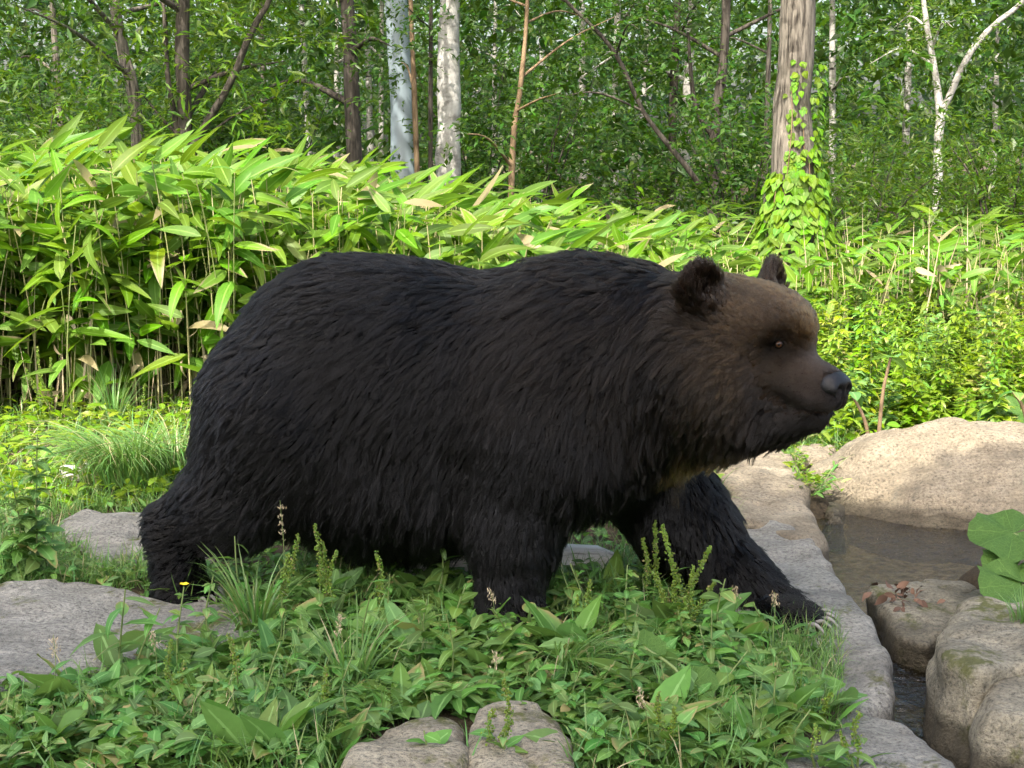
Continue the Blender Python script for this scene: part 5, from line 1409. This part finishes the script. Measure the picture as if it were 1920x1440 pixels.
# the weed bank above the boulder, and the sunlit verge left of the bear
bank = []
tries = 0
while len(bank) < 210 and tries < 5000:
    tries += 1
    Y = 8.1 + 2.4 * rw.random(); px = rw.uniform(1230, 1990); x = (px - CX) / FPX * Y
    if px < 1500 and Y < 8.6: continue
    if in_rock(x, Y, .05)[0] or any((x - a) ** 2 + (Y - b) ** 2 < .006 for a, b, c in bank): continue
    bank.append((x, Y, px))
sunw = Scatter()
mug_lab = [(1200, ' weed stem behind the bear\'s ears'), (1400, ' weed stem behind the bear\'s forehead'), (1530, ' weed stem right beyond the bear\'s nose'), (1620, ' weed stem behind the withered brown stalk'), (1720, ' weed stem above the top of the big boulder'), (1830, ' weed stem above the bright butterbur')]
for i, (x, Y, px) in enumerate(bank):
    h = rw.uniform(.35, .62) * (0.7 + 0.3 * sm01(8.2, 9.4, Y)); z = gz((x, Y))
    lab = ('tall ' if h > .5 else 'short ' if h < .38 else 'mid-height ') + ('yellow-green ' if i % 6 else 'deep green ') + ('narrow-leaved' if i % 2 else 'tooth-leaved') + [l for u, l in mug_lab if px >= u][-1]
    t = thing('mugwort', lab, 'plant', (x, Y, z), 0, 'mugwort stems of the weed bank')
    tip = Vector((rw.normal(0, .05), rw.normal(0, .05), h)); P = spline([Vector((0, 0, 0)), tip * .5 + Vector((rw.normal(0, .02), 0, 0)), tip], 8)
    V, F = tube(P, np.linspace(.0035, .0018, 8), 5, cap=False); obj('stem', mesh_np('stem', V, F, M_STEM), t)
    sc = Scatter(); nn = 34; s = np.linspace(.12, 1, nn); C = np.array([tuple(p) for p in P]); p = C[(s * 7).astype(int)]; a = np.arange(nn) * 2.4; el = rw.uniform(-.2, .8, nn)
    p = p + np.stack([0 * s, 0 * s, (s * 7 % 1) * h / 7], 1)
    for j in range(2):
        aa = a + (j - .5) * .5
        sc.add((NL if i % 2 else SL)[j % 2], p, frames(np.stack([np.cos(aa) * np.cos(el), np.sin(aa) * np.cos(el), np.sin(el)], 1), rw.normal(0, .2, (nn, 3)) + np.array([0, 0, 1])), .115 * (1.15 - .6 * s) * rw.uniform(.7, 1.2, nn), np.full(nn, rw.random()))
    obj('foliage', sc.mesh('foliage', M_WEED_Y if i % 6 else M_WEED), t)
# low sunlit ground cover (uncountable)
sc = Scatter()
def cover(n, x0, x1, y0, y1, tpls, L, mat_sc, hmax=.10, margin=.02):
    px, py = rw.uniform(x0, x1, n), rw.uniform(y0, y1, n)
    pts = np.array([tuple(gpx(a, b, 0)) for a, b in zip(px, py)])
    ok = ~in_rock(pts[:, 0], pts[:, 1], margin) & (stream_dist(pts[:, 0], pts[:, 1]) > .04)
    pts = pts[ok]; m_ = len(pts); pts[:, 2] = gh(pts[:, 0], pts[:, 1]) + rw.random(m_) * hmax
    a = rw.uniform(0, 6.28, m_); el = rw.uniform(-.1, .8, m_)
    which = rw.integers(0, len(tpls), m_)
    for k, t in enumerate(tpls):
        q = which == k
        mat_sc.add(t, pts[q], frames(np.stack([np.cos(a) * np.cos(el), np.sin(a) * np.cos(el), np.sin(el)], 1)[q], rw.normal(0, .3, (q.sum(), 3)) + np.array([0, 0, 1])), L * rw.uniform(.5, 1.2, q.sum()), rw.random(q.sum()))
cover(3000, 1380, 1990, 690, 850, [RL[0], SL[0], WL[1]], .085, sc, .14)
cover(2600, -60, 420, 720, 960, [RL[0], SL[0], WL[1], NL[0]], .085, sc, .12)
cover(500, 1480, 1600, 840, 960, [NL[0], SL[0]], .06, sc, .08, -.05)
cover(2600, 380, 1500, 760, 960, [RL[0], SL[0], NL[1]], .09, sc, .15)
cover(1600, -500, -60, 720, 960, [RL[0], SL[0], WL[1], NL[0]], .085, sc, .12)
cover(1400, 1990, 2400, 700, 900, [RL[0], SL[0], WL[1]], .085, sc, .14)
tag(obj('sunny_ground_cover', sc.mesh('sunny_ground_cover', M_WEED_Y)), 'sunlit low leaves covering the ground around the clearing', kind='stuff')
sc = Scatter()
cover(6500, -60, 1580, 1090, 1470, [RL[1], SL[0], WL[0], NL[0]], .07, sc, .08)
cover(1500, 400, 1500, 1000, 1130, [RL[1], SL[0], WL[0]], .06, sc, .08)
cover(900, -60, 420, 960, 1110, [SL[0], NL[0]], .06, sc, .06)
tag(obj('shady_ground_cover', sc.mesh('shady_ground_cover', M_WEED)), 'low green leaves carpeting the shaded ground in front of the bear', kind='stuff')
# ferny plant on the bank below the muzzle
for k, (bx, by, tx, ty) in enumerate(((1530, 900, 1600, 850), (1515, 930, 1560, 880), (1560, 885, 1640, 845), (1500, 885, 1490, 840), (1545, 920, 1580, 895), (1575, 900, 1615, 868))):
    leafy_stem('bank_weed', 'leafy weed on the mossy bank between tan slab and big boulder', (bx, by), (tx, ty), NM, 11, .085, rw, 'weeds of the mossy bank')

# ---- grass
GT = [blade_tpl(.016, 5, b) for b in (.5, 1.0, 1.6, 2.2)]
def grass(n, x0, x1, y0, y1, L, sc, margin=0.0, clusters=0.5, width=1.0):
    px, py = rw.uniform(x0, x1, n), rw.uniform(y0, y1, n)
    pts = np.array([tuple(gpx(a, b, 0)) for a, b in zip(px, py)])
    ok = ~in_rock(pts[:, 0], pts[:, 1], margin) & (stream_dist(pts[:, 0], pts[:, 1]) > .03)
    ok &= fbm(np.stack([pts[:, 0] * 3.5, pts[:, 1] * 3.5, pts[:, 2]], -1), 2, 66) > -clusters
    pts = pts[ok]; m_ = len(pts); pts[:, 2] = gh(pts[:, 0], pts[:, 1]) - .004
    a = rw.uniform(0, 6.28, m_); which = rw.integers(0, 4, m_); tl = rw.normal(0, .22, (m_, 3)) + np.array([0, 0, 1])
    Ls = L * rw.uniform(.4, 1.25, m_)
    for k, t in enumerate(GT):
        q = which == k
        S3 = np.stack([Ls, np.full(m_, .30 * width) * (0.7 + .6 * rw.random(m_)), Ls], 1)[q]
        sc.add(t, pts[q], frames(np.stack([np.cos(a), np.sin(a), 0 * a], 1), tl)[q], S3, rw.random(q.sum()))
sc = Scatter()
grass(7000, -60, 1570, 1085, 1480, .15, sc, 0.0, .15)
grass(3500, -60, 330, 960, 1110, .12, sc, 0.0, .5)
grass(5000, 560, 1420, 1000, 1120, .16, sc, 0.0, .4)
grass(5000, 400, 1440, 880, 1010, .16, sc, 0.0, .5)
grass(4500, -60, 420, 760, 965, .16, sc, 0.0, .3)
grass(1200, 1440, 1580, 1180, 1300, .10, sc, -.25, 1.0, .7)
grass(2500, 1440, 1600, 780, 900, .16, sc, 0.0, .6)
tag(obj('grass', sc.mesh('grass', M_GRASS)), 'green grass blades growing between the weeds and stones', kind='stuff')
def tuft(label, px, py, n, L, rng, lean=(0, 0), bend=(2, 3), width=1.0, mat=None, z=0.0, spread=.04):
    base = place(px, py); base.z += z
    t = thing('grass_tuft', label, 'grass', base, 0, 'long grass tufts')
    sc = Scatter(); m_ = n
    a = rng.uniform(0, 6.28, m_); off = np.stack([np.cos(a), np.sin(a), 0 * a], 1) * (rng.random(m_) ** .5 * spread)[:, None]
    which = rng.integers(bend[0], bend[1] + 1, m_)
    dv = np.stack([np.cos(a) + lean[0], np.sin(a) + lean[1], 0 * a], 1); Ls = L * rng.uniform(.55, 1.2, m_)
    for k in range(4):
        q = which == k
        if q.any(): sc.add(GT[k], off[q], frames(dv[q], rng.normal(0, .2, (q.sum(), 3)) + np.array([lean[0] * .4, lean[1] * .4, 1])), np.stack([Ls, np.full(m_, .38 * width), Ls], 1)[q], rng.random(q.sum()))
    obj('blades', sc.mesh('tuft_blades', M_GRASS), t)
tuft('dark long-bladed grass tuft drooping beside the speckled rock', 1062, 1278, 110, .30, rw, (.9, -.9), (2, 3), 1.0, spread=.05)
tuft('arching blue-green grass tuft before the bear\'s hind thigh', 480, 1195, 120, .32, rw, (0, -.2), (1, 3), 1.2, spread=.06)
tuft('sunlit grass mound drooping onto the flat grey slab', 235, 925, 420, .42, rw, (-.3, -.6), (2, 3), 1.2, z=.08, spread=.20)
tuft('second sunlit grass mound next to the bear\'s rump', 325, 915, 320, .40, rw, (-.1, -.6), (2, 3), 1.2, z=.07, spread=.18)
tuft('shaded grass tuft hanging over the broad flat slab', 15, 1085, 120, .30, rw, (.5, -.5), (2, 3), 1.0, spread=.06)
tuft('upright sunlit grass clump at the bamboo foot', 215, 800, 90, .36, rw, (0, 0), (0, 2), 1.0, spread=.06)
tuft('tall loose grass between the dock and the speckled rock', 660, 1300, 50, .30, rw, (.2, -.2), (0, 2), 1.2, spread=.05)
tuft('short grass tuft sprouting from the stream bed', 1735, 1385, 40, .13, rw, (0, 0), (0, 2), .7, z=-.12, spread=.03)
tuft('short grass on top of the mossy block by the stream', 1915, 1235, 40, .12, rw, (0, 0), (0, 2), .7, z=.13, spread=.04)
tuft('short grass sprouting in the gap between the long slab and the low slab', 1535, 1362, 90, .12, rw, (0, 0), (0, 3), .8, spread=.09)
tuft('grass clump under the bear\'s chin behind the tan slab', 1500, 815, 60, .28, rw, (0, 0), (0, 2), 1.0, spread=.08)
# slender flowering grasses
pl = leaf_tpl(.3, 2, .2, .2, 0, .5, 0, .8)
for k, (lab, bx, by, tx, ty) in enumerate((('slender straw-coloured grass panicle before the dark hind thigh', 530, 1180, 525, 938), ('thin bent grass stalk beside the near front leg', 925, 1200, 918, 1105), ('upright timothy grass spike under the far foreleg', 1378, 1200, 1376, 1100),
        ('thin grass panicle beside the claws', 1440, 1225, 1452, 1110), ('pale grass panicle in front of the flat slab', 95, 1330, 100, 1190), ('slender grass stalk above the speckled rock', 905, 1330, 930, 1225), ('thin grass panicle by the yellow flower', 290, 1330, 285, 1180),
        ('pale grass panicle over the lower weeds', 1220, 1450, 1196, 1290), ('straw grass stalk beside the arching tuft', 590, 1310, 640, 1150))):
    base = place(bx, by); t = thing('panicle_grass', lab, 'grass', base, 0, 'slender flowering grasses'); tip = pix(tx, ty, base.y) - base
    P = spline([Vector((0, 0, 0)), tip * .55 + Vector((.01, 0, .01)), tip], 14)
    V, F = tube(P, np.linspace(.0018, .0008, 14), 5, cap=False); obj('stalk', mesh_np('stalk', V, F, M_STEM), t)
    sc = Scatter(); n = 60; ss = rw.uniform(.68, 1, n); C = np.array([tuple(p) for p in P]); q = C[(ss * 13).astype(int)] + rw.normal(0, 1, (n, 3)) * np.array([.008, .008, .006]) * (1.6 - ss)[:, None]
    sc.add(pl, q, frames(rand_unit(n, rw) + np.array([0, 0, 1.2]), rand_unit(n, rw)), rw.uniform(.008, .014, n), rw.random(n)); obj('panicle', sc.mesh('panicle', M_DRY), t)
# fallen leaves on the small stream rock
dl = leaf_tpl(.5, 4, .6, .3, .2, .4, .5, .8)
dm = NT('dead_leaf'); M_DEAD = dm.surf(dm.principled(dm.mix(dm.attr('tint').outputs['Fac'], (0.06, 0.035, 0.025), (0.20, 0.12, 0.08)), .8, .2))
sc = Scatter(); n = 30
pp = np.array([tuple(gpx(rw.normal(1700, 22), rw.normal(1112, 10), 0.02)) for _ in range(n)]); pp[:, 2] = rw.uniform(0.0, .03, n)
sc.add(dl, pp, frames(rand_unit(n, rw) * np.array([1, 1, .3]), rw.normal(0, .5, (n, 3)) + np.array([0, 0, 1])), rw.uniform(.03, .06, n), rw.random(n))
tag(obj('dead_leaves', sc.mesh('dead_leaves', M_DEAD)), 'clump of brown dead leaves caught on the small stream rock', kind='stuff')
